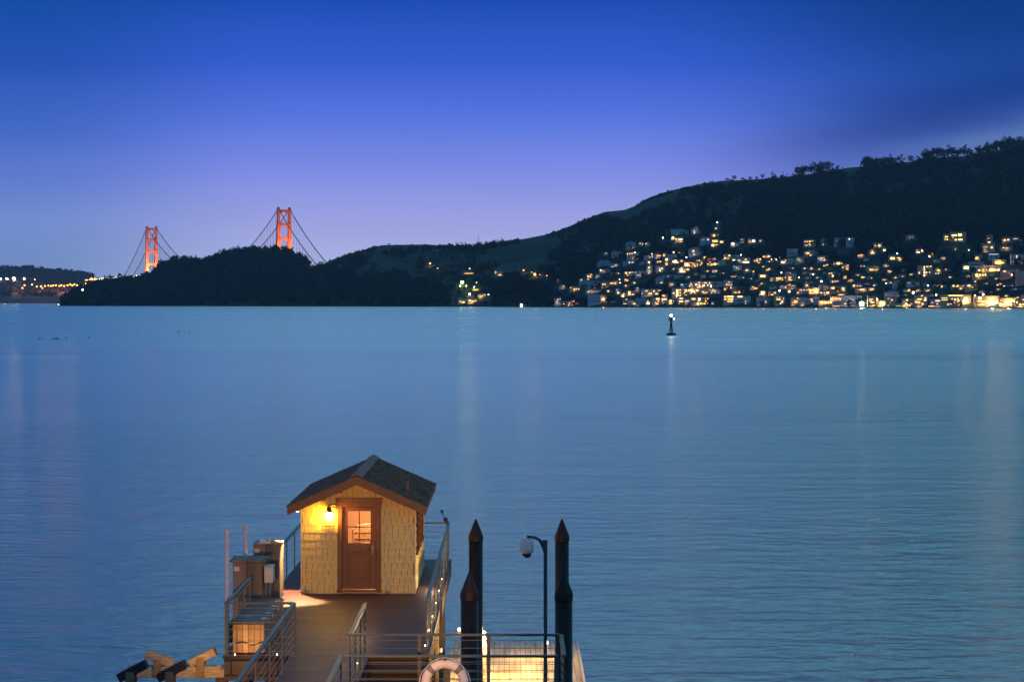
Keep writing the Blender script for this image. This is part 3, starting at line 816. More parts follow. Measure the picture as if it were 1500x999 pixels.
 (1320.5,437,1341,450,'n','f',[(1328.6,439.6,2.8,2.6,'w'),(1325,447.4,3.4,1.6,'w'),(1331.4,447,5,2,'w'),(1335,445,2,2,'r'),(1330.4,449,4,1,'r'),(1324.6,442,1.2,1.6,'o')]), (1339,431.5,1358.5,450,'n','f',[(1347,438.4,6.6,2.2,'y'),(1344,442.6,7.4,1.8,'w'),(1350.6,433.4,3,1.4,'w'),(1355.6,436.8,2.4,2.4,'w'),(1355,439.6,3.4,1.8,'W'),(1351.4,445.4,3,2,'w'),(1342,440.6,3,1,'o')]),
 (1344,388.5,1365.5,407,'n','f',[(1354,391.4,1.2,2.6,'W'),(1354,395.4,1.3,2.4,'W'),(1354,399.6,1.3,3,'W'),(1354,403.8,1.4,2.8,'W'),(1358.4,390.8,3.4,1.4,'y'),(1363,390.4,2.2,1.8,'y'),(1359,398.8,6.8,2,'y'),(1346.8,399.8,1.8,3,'w'),(1351,394.8,2,1.4,'d')]), (1367.5,391,1379.5,404,'n','g',[(1374.4,396,4,2.4,'y'),(1371,400.8,2,1.6,'c'),(1374.4,400.6,1.6,1.4,'w')]),
 (1410,387.5,1420.5,401,'g','f',[(1415.4,392.4,7,4.6,'Y'),(1415,398,5,1.4,'b')]), (1392.5,414.5,1406.5,425,'n','h',[(1397.6,419,3.8,3.2,'Y'),(1402.6,419.2,3.6,2.8,'y')]), (1404.5,417,1413,426,'n','f',[(1410.6,418.8,1,2.2,'c'),(1407.6,423,2.8,1.6,'y')]), (1414,413,1431,427,'n','h',[(1420,418.6,5,2.2,'Y'),(1428.6,412.6,2,1.6,'w')]),
 (1346,429.5,1376,438,'l','f',[(1360,431,10,.8,'b')]), (1362,437.5,1391,450.2,'r','f',[(1366,443.4,4,.9,'c'),(1379,440.8,18,1.2,'W'),(1373,445,2,2.4,'p'),(1378,444.4,1.8,2.6,'o'),(1382,444.6,1.8,2.2,'p'),(1386,445,1.8,2.6,'o'),(1364,448.6,8,1,'w')]),
 (1377.5,431,1422,450.3,'n','f',[(1384,436.6,9,.9,'y'),(1384,439.4,9,1.1,'y'),(1400,433,22,1,'Y'),(1395,438,2,2,'y'),(1399,439,2,2.4,'W'),(1403,438,2,2,'w'),(1389,446,2,2,'y'),(1393,445,2.4,1.6,'w'),(1398,443.4,2,1.4,'p'),(1404,441,3,3,'w'),(1418,446,1.6,4,'o')]),
 (1382.5,342.5,1392,355,'n','f',[(1386.6,347.2,4.6,1.6,'Y'),(1384.4,350.8,1.6,1.2,'w'),(1388,350.8,2.8,1.2,'Y')]), (1391.5,339.5,1413,356,'n','f',[(1398.4,344.8,6.4,2,'Y'),(1406,344.4,5.4,3.4,'Y'),(1396,348,2.4,1,'w'),(1400,351.4,3,2.4,'w'),(1406.6,351.2,6.4,2,'Y'),(1394,344.8,1,1.4,'w')]), (1396.5,360,1404,367.5,'s','h',[(1399,364.4,1.4,1,'c'),(1402.4,365,1.2,1,'d')]),
 (1340.5,363,1354.5,373,'n','h',[(1345,369.6,5,1.4,'W'),(1351.2,367.4,3,2.8,'W'),(1343.6,366.4,1.4,1.4,'o')]), (1359.5,369.5,1368,379,'n','h',[(1361.4,376,2.2,1.8,'W'),(1365,373,2,1.4,'y'),(1365.4,370.8,1.2,1.4,'d')]), (1426,373,1438,385,'n','f',[(1431,378.4,5,3.8,'y'),(1434.6,380,1.2,3,'w')]),
 (1444.5,344,1454,358.5,'n','f',[(1448.6,349.6,3.2,2.4,'o'),(1448.8,355,4,2,'w')]), (1437,356,1457,372,'n','f',[(1452.6,362.8,3,3,'w'),(1443.6,362,7,3,'d'),(1444,369,6,1.6,'d')]), (1468,346,1481,358,'n','h',[(1472,352,3,2.4,'w'),(1476.8,351.4,2.8,2.4,'w')]), (1479.5,345.5,1497,356,'s','h',[(1488,350,8,.9,'c'),(1495.6,352.6,1.6,1.2,'w')]), (1466,359,1482,368,'n','h',[(1470,363.2,2.4,1.6,'w'),(1475,363.4,4,.9,'o')]),
 (1448,371.5,1464,381.5,'s','f',[(1452,376,2.4,2.6,'b'),(1459.6,376,2.6,3,'b'),(1455.6,372.6,14,.8,'c')]), (1418.5,383,1441,393,'s','f',[(1429,388,14,1.2,'b')]), (1454,380,1474,389.5,'n','f',[(1462,384.6,9,3,'Y'),(1468.6,385,4,2,'y')]),
 (1430.5,388.5,1466,400.5,'n','f',[(1434.6,396,2.4,1.8,'Y'),(1440,395.6,2.6,2.4,'y'),(1444.6,395.8,2,1.6,'y'),(1452.4,395.4,9,3.4,'Y'),(1459,395.6,2.6,2.4,'y'),(1462.4,395.6,1.8,3.2,'W')]), (1425,399.5,1448,410.5,'n','f',[(1431,403.2,3.6,4,'Y'),(1435.6,403,2.6,3.2,'y'),(1439.6,403,2.6,3,'y'),(1443.4,402.6,1.4,3.6,'Y')]),
 (1465.5,392,1493,410,'r','h',[(1471.8,397.6,3.6,2,'y'),(1482,402.8,2.2,2.2,'W'),(1478,400,3,.9,'d'),(1490.4,396.4,2.6,1.2,'c'),(1468,406,3,.9,'b')]), (1487.5,396,1507,419.5,'r','f',[(1490.4,406,1.4,1.4,'b'),(1493.6,407.4,1.4,1.6,'b'),(1493.4,412.6,1.4,1.4,'b'),(1492,414.4,3,.9,'b')]), (1481.5,372,1503,389.5,'s','f',[(1489.4,376,1.4,4,'w'),(1485.6,383.4,3,2,'y'),(1497,382,6,2.4,'b')]),
 (1430,433,1464,450.3,'n','f',[(1435.6,437,5,3.4,'W'),(1446,441.4,30,1.2,'Y'),(1449,436.2,7,2,'y'),(1457,439,4,1.4,'o'),(1460,444.4,3,3,'W'),(1437.6,446.6,11,1.8,'y'),(1449,446.2,6,2.4,'c'),(1456,446.6,3,1.6,'y')]),
 (1463,436,1489,450.4,'n','f',[(1473,446,17,3.2,'Y'),(1478,439,10,4,'y'),(1483,439,1.2,3,'y'),(1467,440.6,3,2,'o'),(1465.6,446,3,4,'W')]), (1469,430.5,1479,440,'n','g',[(1474,433.6,3,1.6,'w'),(1474.6,438,1.6,2.4,'y')]), (1487.5,431,1512,450.4,'n','g',[(1490,443,2.4,3,'y'),(1494.6,446.6,3,3,'Y'),(1499,445.6,3,2.6,'y'),(1499,439,2,2.4,'o'),(1491,436,2,2,'o')]),
 (812,434,829,449,'s','h',[(817.4,438.6,1.6,2,'c'),(821,438,2,1.6,'c'),(824.6,437,1.6,1.6,'c'),(816,442,1.2,3,'c'),(826,445,1.6,1.6,'w')]), (829,438.5,851,449.3,'r','h',[(834,444.6,1.6,2.4,'o'),(837.6,442.6,1.8,1.6,'o'),(840.6,441.4,1.8,1.6,'w'),(844.6,444.6,1.8,1.4,'o'),(848,445,1.6,1.2,'w'),(838,446.6,2,1.2,'r'),(833,447.4,2,1.2,'o')]),
 (816,407.5,827,415,'r','h',[(818.6,411,2,2,'r'),(823.6,409.4,2,1.4,'r')]), (819,416.5,829,424.5,'s','g',[(823.4,421.6,3,1.2,'d'),(825.6,419,2,1.2,'c')]), (834.5,419.5,850,428,'n','f',[(836,421.6,1.4,1.2,'w'),(841,423.8,2,1.6,'w'),(844.4,423.6,2,1.4,'w'),(847.6,423.6,1.6,1.6,'w')]), (848.5,406,864,417,'g','h',[(851.6,410.2,1.8,2.2,'c'),(857,411,1.8,3,'b'),(861.4,409,1.6,1.6,'w'),(853,413.4,2,2,'b')]),
 (671,436.5,683,446,'n','f',[(674,441.6,2,2.4,'o'),(678.6,442.6,4,1.6,'Y')]), (684,436,700,446,'n','f',[(688,440.4,4,1.2,'Y'),(693,441.4,4,1.4,'Y'),(697,440.4,2,1.6,'y'),(689,444,7,1.2,'o')]), (700,429.5,712,438,'n','h',[(703,435,2.2,1.6,'y'),(706.4,433.6,2,1.6,'y'),(710,431.6,1.6,1.4,'w')]), (691,420,704,428.5,'n','h',[(696.4,424.6,8,1.8,'y')]),
 (678.5,396.5,699,402.5,'n','f',[(688,400.6,16,1,'o')]), (724,395,737,405.5,'n','h',[(732.6,402.8,5,1.2,'y'),(726,399,1.6,3,'o')]),
]
# smaller houses half hidden in the gardens between them
er = random.Random(41)
OCC = np.zeros((1000, 1800), dtype=bool)
for h in T_:
    OCC[int(h[1]) - 1:int(h[3]) + 1, int(h[0]) - 1:int(h[2]) + 2] = True
n_extra = 0
while n_extra < 72:
    x, y1 = er.uniform(852, 1496), er.uniform(378, 447)
    if y1 < 448 - (x - 800) * .55 or (x > 1180 and y1 < 400 and er.random() < .6):
        continue
    w_, h_ = er.uniform(5.5, 11), er.uniform(4.5, 7)
    sub = OCC[int(y1 - h_):int(y1) + 1, int(x - w_ / 2):int(x + w_ / 2) + 1]
    if sub.mean() > .12:
        continue
    wn_ = []
    for k in range(er.choice((1, 1, 2, 2, 3))):
        wn_.append((round(x + er.uniform(-.36, .36) * w_, 1), round(y1 - h_ * er.uniform(.25, .7), 1), er.uniform(1, 2.6), er.uniform(1, 1.8), er.choice('wyodwoyb')))
    T_.append((x - w_ / 2, y1 - h_, x + w_ / 2, y1, er.choice('ngnlsn'), er.choice('fghgh'), wn_))
    OCC[int(y1 - h_):int(y1) + 1, int(x - w_ / 2):int(x + w_ / 2) + 1] = True
    n_extra += 1
# ---- where houses stand in the view, so that the trees are planted between them
MASK = np.zeros((1000, 1800), dtype=np.float32)
for h in T_:
    x0, y0, x1, y1 = [int(round(q)) for q in h[:4]]
    sub = MASK[max(0, y0 - 1):y1, max(0, x0 - 1):x1 + 1]
    np.copyto(sub, np.where((sub == 0) | (sub > y1), y1, sub))

WALL = {'g': ((.46, .41, .40), 'grey'), 's': ((.32, .33, .37), 'blue grey'), 'n': ((.46, .32, .20), 'brown'), 'l': ((.44, .37, .42), 'lilac grey'),
        't': ((.32, .46, .44), 'teal grey'), 'r': ((.55, .28, .22), 'reddish'), 'v': ((.38, .40, .26), 'olive')}
WM = {k: mat("wall_paint_" + v[1].replace(' ', '_'), v[0], .85, .18, .25) for k, v in WALL.items()}
RM = [mat("roof_felt", (.07, .07, .08), .9, .3, .3), mat("roof_shingle", (.12, .09, .075), .9, .3, .3), mat("roof_gravel", (.2, .19, .19), .9, .25, .3)]
LIT = {'w': ((1, .56, .19), 2.3), 'W': ((1, .70, .34), 4.6), 'y': ((1, .58, .11), 2.2), 'Y': ((1, .64, .17), 3.8), 'o': ((1, .42, .10), 2.2), 'd': ((1, .56, .28), .5),
       'c': ((.86, .90, 1), 1.0), 'p': ((1, .62, .52), 1.5), 'g': ((.72, .95, .16), .8), 'r': ((1, .25, .14), 1.4)}
LM = {k: emis("lit_glass_" + n, *LIT[k]) for k, n in zip(LIT, ("warm", "bright", "yellow", "golden", "orange", "dim", "white", "pink", "green", "red"))}
DARKG = mat("window_glass", (.03, .035, .045), .25, .1, 1.0)
unit = MB().box((-.5, -.5, -.5), (.5, .5, .5))
WME = {k: unit.mesh("lit_window_or_strip", m) for k, m in LM.items()}
WME['b'] = unit.mesh("window", DARKG)
ORD = ("first second third fourth fifth sixth seventh eighth ninth tenth eleventh twelfth thirteenth fourteenth fifteenth sixteenth seventeenth eighteenth nineteenth twentieth").split()


def ordinal(n):
    if n <= 20:
        return ORD[n - 1]
    tens = {2: ("twentieth", "twenty"), 3: ("thirtieth", "thirty"), 4: ("fortieth", "forty"), 5: ("fiftieth", "fifty"), 6: ("sixtieth", "sixty"), 7: ("seventieth", "seventy")}[n // 10]
    return tens[0] if n % 10 == 0 else tens[1] + "-" + ORD[n % 10 - 1]


NUM = "no one two three four five six seven eight nine ten eleven twelve thirteen fourteen".split()
TIERS = [(445.5, "on the waterfront"), (432, "one tier above the waterfront"), (420, "two tiers above the waterfront"), (404, "three tiers above the waterfront"),
         (388, "four tiers above the waterfront"), (374, "five tiers above the waterfront"), (0, "in the topmost tier")]
tier_of = lambda h: next(i for i, q in enumerate(TIERS) if h[3] >= q[0])
order = {}
for i in range(len(TIERS)):
    for k, h in enumerate(sorted((h for h in T_ if tier_of(h) == i), key=lambda h: h[0] + h[2])):
        order[id(h)] = k + 1
rnd = random.Random(3)
HOUSE_D = {}
for h in T_:
    x0, y0, x1, y1, wc, rt, wins = h
    xc = (x0 + x1) / 2
    D = hit(xc, y1 - .4)
    s = D / F
    base = px(xc, y1, D)
    w, ht_ = (x1 - x0) * s, (y1 - y0) * s
    big = w > 22
    kind = "building" if big else "house"
    yaw = -math.atan2(base.x, base.y) + rnd.uniform(-.16, .16)
    nlit = sum(1 for q in wins if q[4] not in 'b')
    storeys = "low" if ht_ < 8 else ("tall" if ht_ > 12 else "two storey")
    i = tier_of(h)
    litw = "unlit" if nlit == 0 else ("with %s lit window%s" % (NUM[min(nlit, 14)], "s" if nlit > 1 else ""))
    lab = "%s %s %s %s, %s from headland %s" % (WALL[wc][1], storeys.replace("two storey", "two-storey"), kind, litw, ordinal(order[id(h)]), TIERS[i][1])
    root = empty(kind, base, yaw, lab, kind, "hillside town houses" if i else "waterfront buildings")
    dep = max(8, w * .7)
    rh = {'f': .5, 'g': min(.42 * ht_, w * .35), 'h': min(.3 * ht_, 3.2), 'd': .45 * ht_}[rt]
    wh = ht_ - rh
    wall = MB()
    wall.box((-w / 2, 0, -5), (w / 2, dep, wh))
    if rt == 'g':
        wall.prism([(-w / 2, wh), (w / 2, wh), (0, ht_ - .35)], .002, dep)
    if ht_ > 9 and w > 9:                                   # a bay or balcony slab for relief
        wall.box((-w * .47, -1.3, wh * .48), (w * rnd.uniform(.1, .47), 0, wh * .48 + .35))
    if big:
        wall.box((-w * .5, -.6, wh * .02), (w * .5, 0, wh * .06 + .2))
    wall.build("wall", WM[wc], root)
    rf = MB()
    e = .5
    if rt == 'f':
        rf.box((-w / 2 - e, -e * 1.4, wh), (w / 2 + e, dep + e, ht_))
        if w > 9:
            bx = rnd.uniform(-.3, .3) * w
            rf.box((bx - 1.2, dep * .4, ht_), (bx + 1.2, dep * .6, ht_ + rnd.uniform(.6, 1.6)))
    elif rt == 'g':
        for sd in (-1, 1):
            rf.prism([(0, ht_), (sd * (w / 2 + e), wh - .3), (sd * (w / 2 + e), wh - .65), (0, ht_ - .35)], -e, dep + e)
    elif rt == 'h':
        rx, k = max(.1, w / 2 - dep * .45), dep / 2
        vs = [(-w / 2 - e, -e, wh), (w / 2 + e, -e, wh), (w / 2 + e, dep + e, wh), (-w / 2 - e, dep + e, wh), (-rx, k, ht_), (rx, k, ht_)]
        rf.add(vs, [(0, 1, 5, 4), (1, 2, 5), (2, 3, 4, 5), (3, 0, 4), (3, 2, 1, 0)])
        rf.box((rx * .5, k * .6, ht_ - rh * .5), (rx * .5 + .9, k * .6 + .9, ht_ + .9))
    else:
        rf.lathe([(w / 2 + .4, wh), (w * .46, wh + rh * .45), (w * .3, wh + rh * .8), (.2, ht_)], 14, (0, dep / 2, 0), Matrix.Scale(1, 4))
    rf.build("roof", RM[rnd.randrange(3)], root)
    for k in range(int(w * ht_ / 34)):                      # plain windows between the lit ones
        qx, qy = rnd.uniform(x0 + 1, x1 - 1), y1 - (y1 - y0) * rnd.choice((.22, .42, .62))
        if all(abs(qx - q[0]) > 1.4 + q[2] / 2 or abs(qy - q[1]) > 1.2 + q[3] / 2 for q in wins):
            wins = wins + [(qx, qy, rnd.uniform(.7, 1.5), rnd.uniform(.8, 1.4), rnd.choice('bbbd'))]
    if nlit >= 2 and rnd.random() < .75:                     # warm light added so the front glows, no lamp modelled
        point("added_front_glow", (rnd.uniform(-.3, .3) * w, -rnd.uniform(1.0, 2.6), min(ht_ * rnd.uniform(.25, .6), 5)), 110 + 55 * nlit, (1, rnd.uniform(.48, .66), rnd.uniform(.16, .3)), .4, root)
    if i == 0 and x0 > 900 and rnd.random() < .8:            # glowing strip added along its foot for the waterline's glow
        wins = wins + [(xc, y1 - .9, (x1 - x0) * rnd.uniform(.6, .9), .8, 'o' if rnd.random() < .5 else 'w')]
    for (wx, wy, ww, wl, c) in wins:
        u, z = (wx - xc) * s, (y1 - wy) * s
        Lx, Lz = max(.6, ww * s * .94), max(.7, wl * s * .94)
        z = min(max(z, Lz / 2 + .1), ht_ + 2)
        u = min(max(u, -w / 2), w / 2)
        M = Matrix.Translation((u, -.1 if not big else -.12, z)) @ Matrix.Diagonal((Lx, .3, Lz, 1))
        link("window" if c == 'b' else "lit_window_or_strip", WME[c], root, M)

# glow lights added before lit fronts, the compound's trees and the slope lamps
for x, y, pw, c in ((1384, 441, 900, (1, .62, .22)), (1403, 440, 1500, (1, .7, .3)), (1415, 441, 1100, (1, .62, .22)), (1440, 444, 1500, (1, .75, .4)), (1455, 444, 1100, (1, .75, .4)),
                    (1478, 442, 1300, (1, .66, .25)), (1495, 441, 900, (1, .55, .2)), (1349, 441, 700, (1, .6, .25)), (1328, 445, 500, (1, .5, .2)), (1292, 445, 450, (1, .62, .2)),
                    (1210, 444, 260, (1, .7, .25)), (1224, 440, 220, (1, .6, .25)), (1463, 385, 350, (1, .8, .2)), (1450, 396, 260, (1, .66, .3)), (1025, 418, 420, (1, .55, .2)),
                    (1014, 427, 300, (1, .6, .25)), (1196, 427, 260, (1, .6, .3)), (885, 418, 180, (1, .6, .25)), (884, 438, 160, (1, .45, .15)), (1445, 365, 200, (1, .55, .25)),
                    (1490, 408, 160, (1, .55, .4)), (1440, 404, 200, (1, .5, .2)), (978, 383, 180, (1, .5, .2)), (1006, 388, 200, (1, .55, .2)), (1042, 381, 150, (1, .3, .2)),
                    (1117, 430, 150, (1, .55, .2)), (1068, 439, 260, (1, .6, .25)), (1162, 443, 220, (1, .5, .2)), (1033, 440, 220, (1, .6, .25)), (677, 413, 520, (.9, 1, .35)), (694, 420, 450, (.9, 1, .3)), (688, 430, 450, (1, .8, .3)), (680, 438, 420, (1, .75, .2)), (698, 436, 420, (1, .75, .2)),
                    (784, 401, 700, (1, .4, .1)), (688, 394, 520, (1, .45, .12)), (728, 397, 440, (1, .45, .12)), (766, 396, 320, (1, .45, .12)), (631, 386, 400, (1, .45, .12)), (1262, 441, 900, (1, .9, .75)), (1245, 437, 400, (1, .75, .5))):
    D = hit(x, min(449, y + 3)) - (15 if x < 800 else 7)
    point("added_glow_light", px(x, y, D), pw * 16, c, .6)

# ------------------------------------------------------------------ street lamps and lone lights on the slopes
pole_m = mat("lamp_pole_steel", (.12, .12, .12), .5, .1, 2)
LC = {'white': ((1, .93, .82), 1), 'orange': ((1, .36, .06), 1), 'warm': ((1, .74, .42), 1), 'yellow green': ((.92, 1, .35), 1)}
LB = {}


def street_lamp(x, y, col, size, power, label, hgt=6.5, group="street lamps across the bay", D=None):
    D = D or hit(x, y + hgt * F / 2900 * .5)
    head = px(x, y, D)
    gz = min(hill_z(x, D) if x > 100 else far_z(x, D), head.z - 3)
    root = empty("street_lamp", (head.x, head.y, gz), 0, label, "street lamp", group)
    H = head.z - gz
    MB().tube((0, 0, -1), (0, 0, H - .4), .14, 6).tube((0, 0, H - .4), (0, -.5, H - .1), .1, 5).build("pole", pole_m, root)
    power = power * .42 if col == 'orange' and D < 6000 else power
    k = (col, power)
    if k not in LB:
        LB[k] = emis("lamp_glow_" + col.replace(' ', '_'), LC[col][0], power)
    MB().lathe([(size * .3, -size), (size * .9, -size * .5), (size, 0), (size * .7, size * .7), (size * .2, size)], 8, (0, -.5, H)).build("lamp_head", LB[k], root, True)
    return root


SL = [(630, 386, 'orange', 1.5, 14), (641, 393, 'orange', 1.0, 9), (688, 393.5, 'orange', 1.1, 14), (727, 397, 'orange', 1.3, 14), (731, 401, 'orange', .8, 8), (767, 396, 'orange', 1.1, 14),
      (783.5, 402, 'orange', 1.9, 26), (779, 399, 'orange', .8, 9), (791, 403, 'warm', .8, 10), (801, 404, 'orange', .9, 8), (677, 413.5, 'yellow green', 1.9, 40), (674, 419, 'yellow green', 1.0, 14), (683, 419, 'yellow green', .9, 9), (694.5, 421, 'yellow green', 1.2, 30),
      (688, 431, 'warm', 1.4, 22), (698, 414, 'yellow green', .7, 6), (763.5, 447.3, 'warm', 1.5, 40), (715.5, 431.6, 'white', .8, 9), (971, 348.5, 'white', 1.0, 12), (1050.5, 326, 'white', 1.0, 9), (907.5, 409.5, 'white', .7, 6),
      (908.5, 414.4, 'white', .7, 6), (1005.5, 377, 'white', .8, 9), (1085.3, 373.5, 'white', .8, 9), (1130, 380.5, 'warm', .8, 9), (1144.6, 399.5, 'white', .8, 8), (1156, 427, 'warm', 1.2, 14), (1170.2, 406.7, 'white', .8, 8),
      (1191, 402, 'white', .9, 9), (1203, 412.3, 'white', 1.0, 14), (1141.8, 425.8, 'white', 1.0, 14), (1314, 371.6, 'white', .9, 10), (1298, 415, 'warm', .8, 9), (1337.6, 428.6, 'warm', 1.3, 16), (1371, 432, 'warm', 1.0, 14),
      (1359.4, 418.4, 'white', .8, 9), (1284, 439, 'warm', 1.6, 16), (1306, 439.5, 'warm', 1.6, 16), (1428, 433, 'warm', .9, 12), (1440, 431.5, 'warm', 1.1, 14), (1433.5, 437, 'white', 2.0, 14), (1418, 437, 'yellow green', 2.6, 18),
      (1489.5, 376.5, 'warm', .7, 8), (1419, 366.5, 'warm', .8, 5), (1328.6, 439.6, 'warm', 1.4, 16)]
for k, (x, y, c, s, p) in enumerate(sorted(SL)):
    where = ("on the dark slope before town" if x < 660 or 705 < x < 815 else "in the floodlit compound by the shore" if x < 717 else
             "among the town houses" if y < 425 else "by the town waterfront")
    same = [q for q in sorted(SL) if (("a" if q[0] < 660 or 705 < q[0] < 815 else "b" if q[0] < 717 else "c" if q[1] < 425 else "d") == ("a" if x < 660 or 705 < x < 815 else "b" if x < 717 else "c" if y < 425 else "d"))]
    street_lamp(x, y, c, s, p, "glowing %s pole lamp %s, %s from headland" % (c.replace(' ', '-'), where, ordinal(same.index((x, y, c, s, p)) + 1)))
# the dazzling white floodlight at the ferry landing
fl = street_lamp(1262, 445, 'white', 2.5, 75, "dazzling white floodlight at the ferry landing, brightest light on the shore", 7, "", ip(DSH, 1262) - 2)
fl['category'] = "floodlight"
# lamps over the far shore road and the white floodlights above it
for x, y in ((16, 425), (22, 424.4), (28, 423), (33, 422), (36, 418), (41, 422), (47, 417), (54, 420), (60, 419.5), (62, 422), (66, 419), (75, 419), (78, 418.4), (82, 418), (87, 419), (90, 418), (94, 419),
             (99, 418), (103, 416.6), (106, 418.4), (109, 416.6), (113, 418), (117, 418.4), (126, 410.6), (126, 415), (128, 417), (131, 418.4), (134, 408), (139, 408.4), (20, 424.6), (71, 418.6), (122, 418.6)):
    street_lamp(x, y, 'orange', 2.2, 11, "orange street lamp in the string of lights along the far shore road", 5, "lamps along the far shore road", 6900 - 2 * x)
for x, y, s, p in ((1, 409, 3.4, 12), (10, 409.4, 4.6, 26), (20.5, 408.6, 5, 30), (35.5, 408.6, 3.4, 12), (51, 409.6, 1.8, 5)):
    street_lamp(x, y, 'white', s, p, "white floodlight on the far hill above the orange lamps, %s from its rim" % ordinal(5 - (1, 10, 20.5, 35.5, 51).index(x)), 6, "white floodlights on the far hill", 7000)
for x, y, pw, c in ((25, 421, 3.5e4, (1, .42, .12)), (62, 418, 4.5e4, (1, .42, .12)), (85, 417, 4.5e4, (1, .42, .12)), (104, 415, 4.5e4, (1, .42, .12)), (122, 414, 3e4, (1, .42, .12)), (10, 408, 9e4, (1, .95, .75)), (24, 407, 9e4, (1, .95, .75))):
    point("road_lamp_light", px(x, y, 6700 if y > 410 else 6850), pw * (2.4 if y > 410 else .7), c, 2)
street_lamp(65.6, 443.6, 'warm', 3.2, 24, "single warm lamp low on the far shoreline below the road lights", 5, "", 6560)
street_lamp(121, 424.6, 'warm', 1.6, 10, "single warm lamp on the headland's dark tip", 5, "", 3720)
for x in (468, 484, 489):
    street_lamp(x, 412, 'warm', .7, 2.2, "faint warm lamp in the dark trees at the headland saddle", 5, "faint lamps in the headland trees")

for x, y in [(g_[0], g_[1] - 3) for g_ in ((665, 424), (668, 433), (671.5, 419), (680, 425), (690, 427), (699, 421), (702, 430))]:
    sub = MASK[int(y) - 4:int(y) + 4, int(x) - 3:int(x) + 4]
    np.maximum(sub, y + 4, out=sub)
for x, y, *_ in SL:
    sub = MASK[int(y) - 3:int(y) + 3, int(x) - 3:int(x) + 4]
    np.maximum(sub, y + 2, out=sub)

# sea wall under the waterfront
sw = MB()
xs = list(range(884, 1530, 12))
for a_, b_ in zip(xs, xs[1:]):
    pa, pb = px(a_, Y0, ip(DSH, a_) - 3), px(b_, Y0, ip(DSH, b_) - 3)
    vs = [(pa.x, pa.y, -2), (pb.x, pb.y, -2), (pb.x, pb.y, 1.7), (pa.x, pa.y, 1.7), (pa.x, pa.y + 16, -2), (pb.x, pb.y + 16, -2), (pb.x, pb.y + 16, 1.7), (pa.x, pa.y + 16, 1.7)]
    sw.add(vs, [(0, 1, 2, 3), (3, 2, 6, 7), (4, 7, 6, 5)])
tag(sw.build("sea_wall", mat("sea_wall_stone", (.10, .09, .085), .9, .3, .2)), "dark stone sea wall along the town waterfront", "wall")

# ------------------------------------------------------------------ woods
def plant(n, xr, tr, rr, keep, seed):
    rg = np.random.default_rng(seed)
    C_, R_, H_ = [], [], []
    k = 0
    while len(C_) < n and k < n * 6:
        k += 1
        x = rg.uniform(*xr)
        q = rg.uniform(*tr)
        if not keep(x, q, rg):
            continue
        D = ip(DSH, x) + q * (ip(DRI, x) - ip(DSH, x))
        z = hill_z(x, D)
        if z < 1:
            continue
        r = rg.uniform(*rr)
        hh = r * rg.uniform(.9, 1.5)
        yb = Y0 - (z - EYE) * F / D
        ym = yb - (2 * hh + .5) * F / D
        if q > .93 and ym < ip(SKY, x) - 5:
            pass
        x0, x1 = int(x - r * F / D), int(x + r * F / D) + 1
        if x1 < 1795 and x0 > 0:
            sub = MASK[max(0, int(ym)):int(yb) + 1, x0:x1 + 1]
            if sub.size and ((sub > 0) & (sub < yb + .5)).any():
                continue
        C_.append(((x - 750) * D / F, D, z + hh * .85))
        R_.append(r)
        H_.append(hh)
    return np.array(C_), np.array(R_), np.array(H_)


def patchy(x, D, sc=.008):
    return mn.noise(Vector((x * sc, D * 3, 5)))


c_, r_, h_ = plant(2300, (92, 640), (.0, 1.0), (4.0, 7.5), lambda x, q, rg: x < 452 or q < .36 + .16 * mn.noise(Vector((x * .02, 2, 1))) or (q < .8 and mn.noise(Vector((x * .03, q * 6, 1))) > .25), 1)
q, f = leaves(c_, r_, h_, 70, .34, rng)
tag(big_mesh("headland_woods", q, f, leaf_dark), "dark dense woods covering the headland", kind='stuff')
c_, r_, h_ = plant(6200, (640, 1720), (.0, .985), (2.6, 6.0),
                   lambda x, q, rg: q < min(.62, .20 + (x - 640) / 1100) or (q < .86 and mn.noise(Vector((x * .012, q * 4, 1))) > .18) or (x > 1020 and rg.random() < .5 and q < .84), 2)
q, f = leaves(c_, r_, h_, 46, .38, rng)
tag(big_mesh("town_woods", q, f, leaf_dark), "dark woods and gardens around the hillside houses", kind='stuff')
def eucal(x, q, rg):
    top = .985 if (1168 < x < 1214 or 1264 < x < 1306 or x > 1352) else .86
    return q < top and (mn.noise(Vector((x * .03, q * 9, 4))) > -.12)


c_, r_, h_ = plant(1900, (1110, 1720), (.30, .985), (3, 8.5), eucal, 3)
h_ *= 1.35
q, f = leaves(c_, r_, h_, 60, .30, rng)
tag(big_mesh("ridge_woods", q, f, leaf_euc), "tall eucalyptus woods below the ridge", kind='stuff')
c_, r_, h_ = plant(3800, (452, 1180), (.18, .97), (1.2, 2.9), lambda x, q, rg: mn.fractal(Vector((x * .011, q * 2.6, 7)), 1, 2, 3) > .02 + .25 * max(0, q - .75), 8)
q, f = leaves(c_, r_, h_ * .8, 26, .42, rng)
tag(big_mesh("slope_scrub", q, f, leaf_dark), "dark low scrub in the gullies of the bare slopes", kind='stuff')
# far-shore woods
rg = np.random.default_rng(4)
fx, fq = rg.uniform(-300, 160, 1500), rg.uniform(.12, 1.0, 1500)
c_ = np.array([((x - 750) * (6500 + 1100 * q_) / F, 6500 + 1100 * q_, far_z(x, 6500 + 1100 * q_) + 2) for x, q_ in zip(fx, fq)])
r_ = rg.uniform(7, 12, 1500)
q, f = leaves(c_, r_, r_ * .75, 30, .42, rng)
tag(big_mesh("far_woods", q, f, mat("far_foliage", (.075, .05, .055), .95, .4, .03, spec=.1)), "hazy woods on the far shore's low hill", kind='stuff')  # foliage colour lightened in place of thicker haze


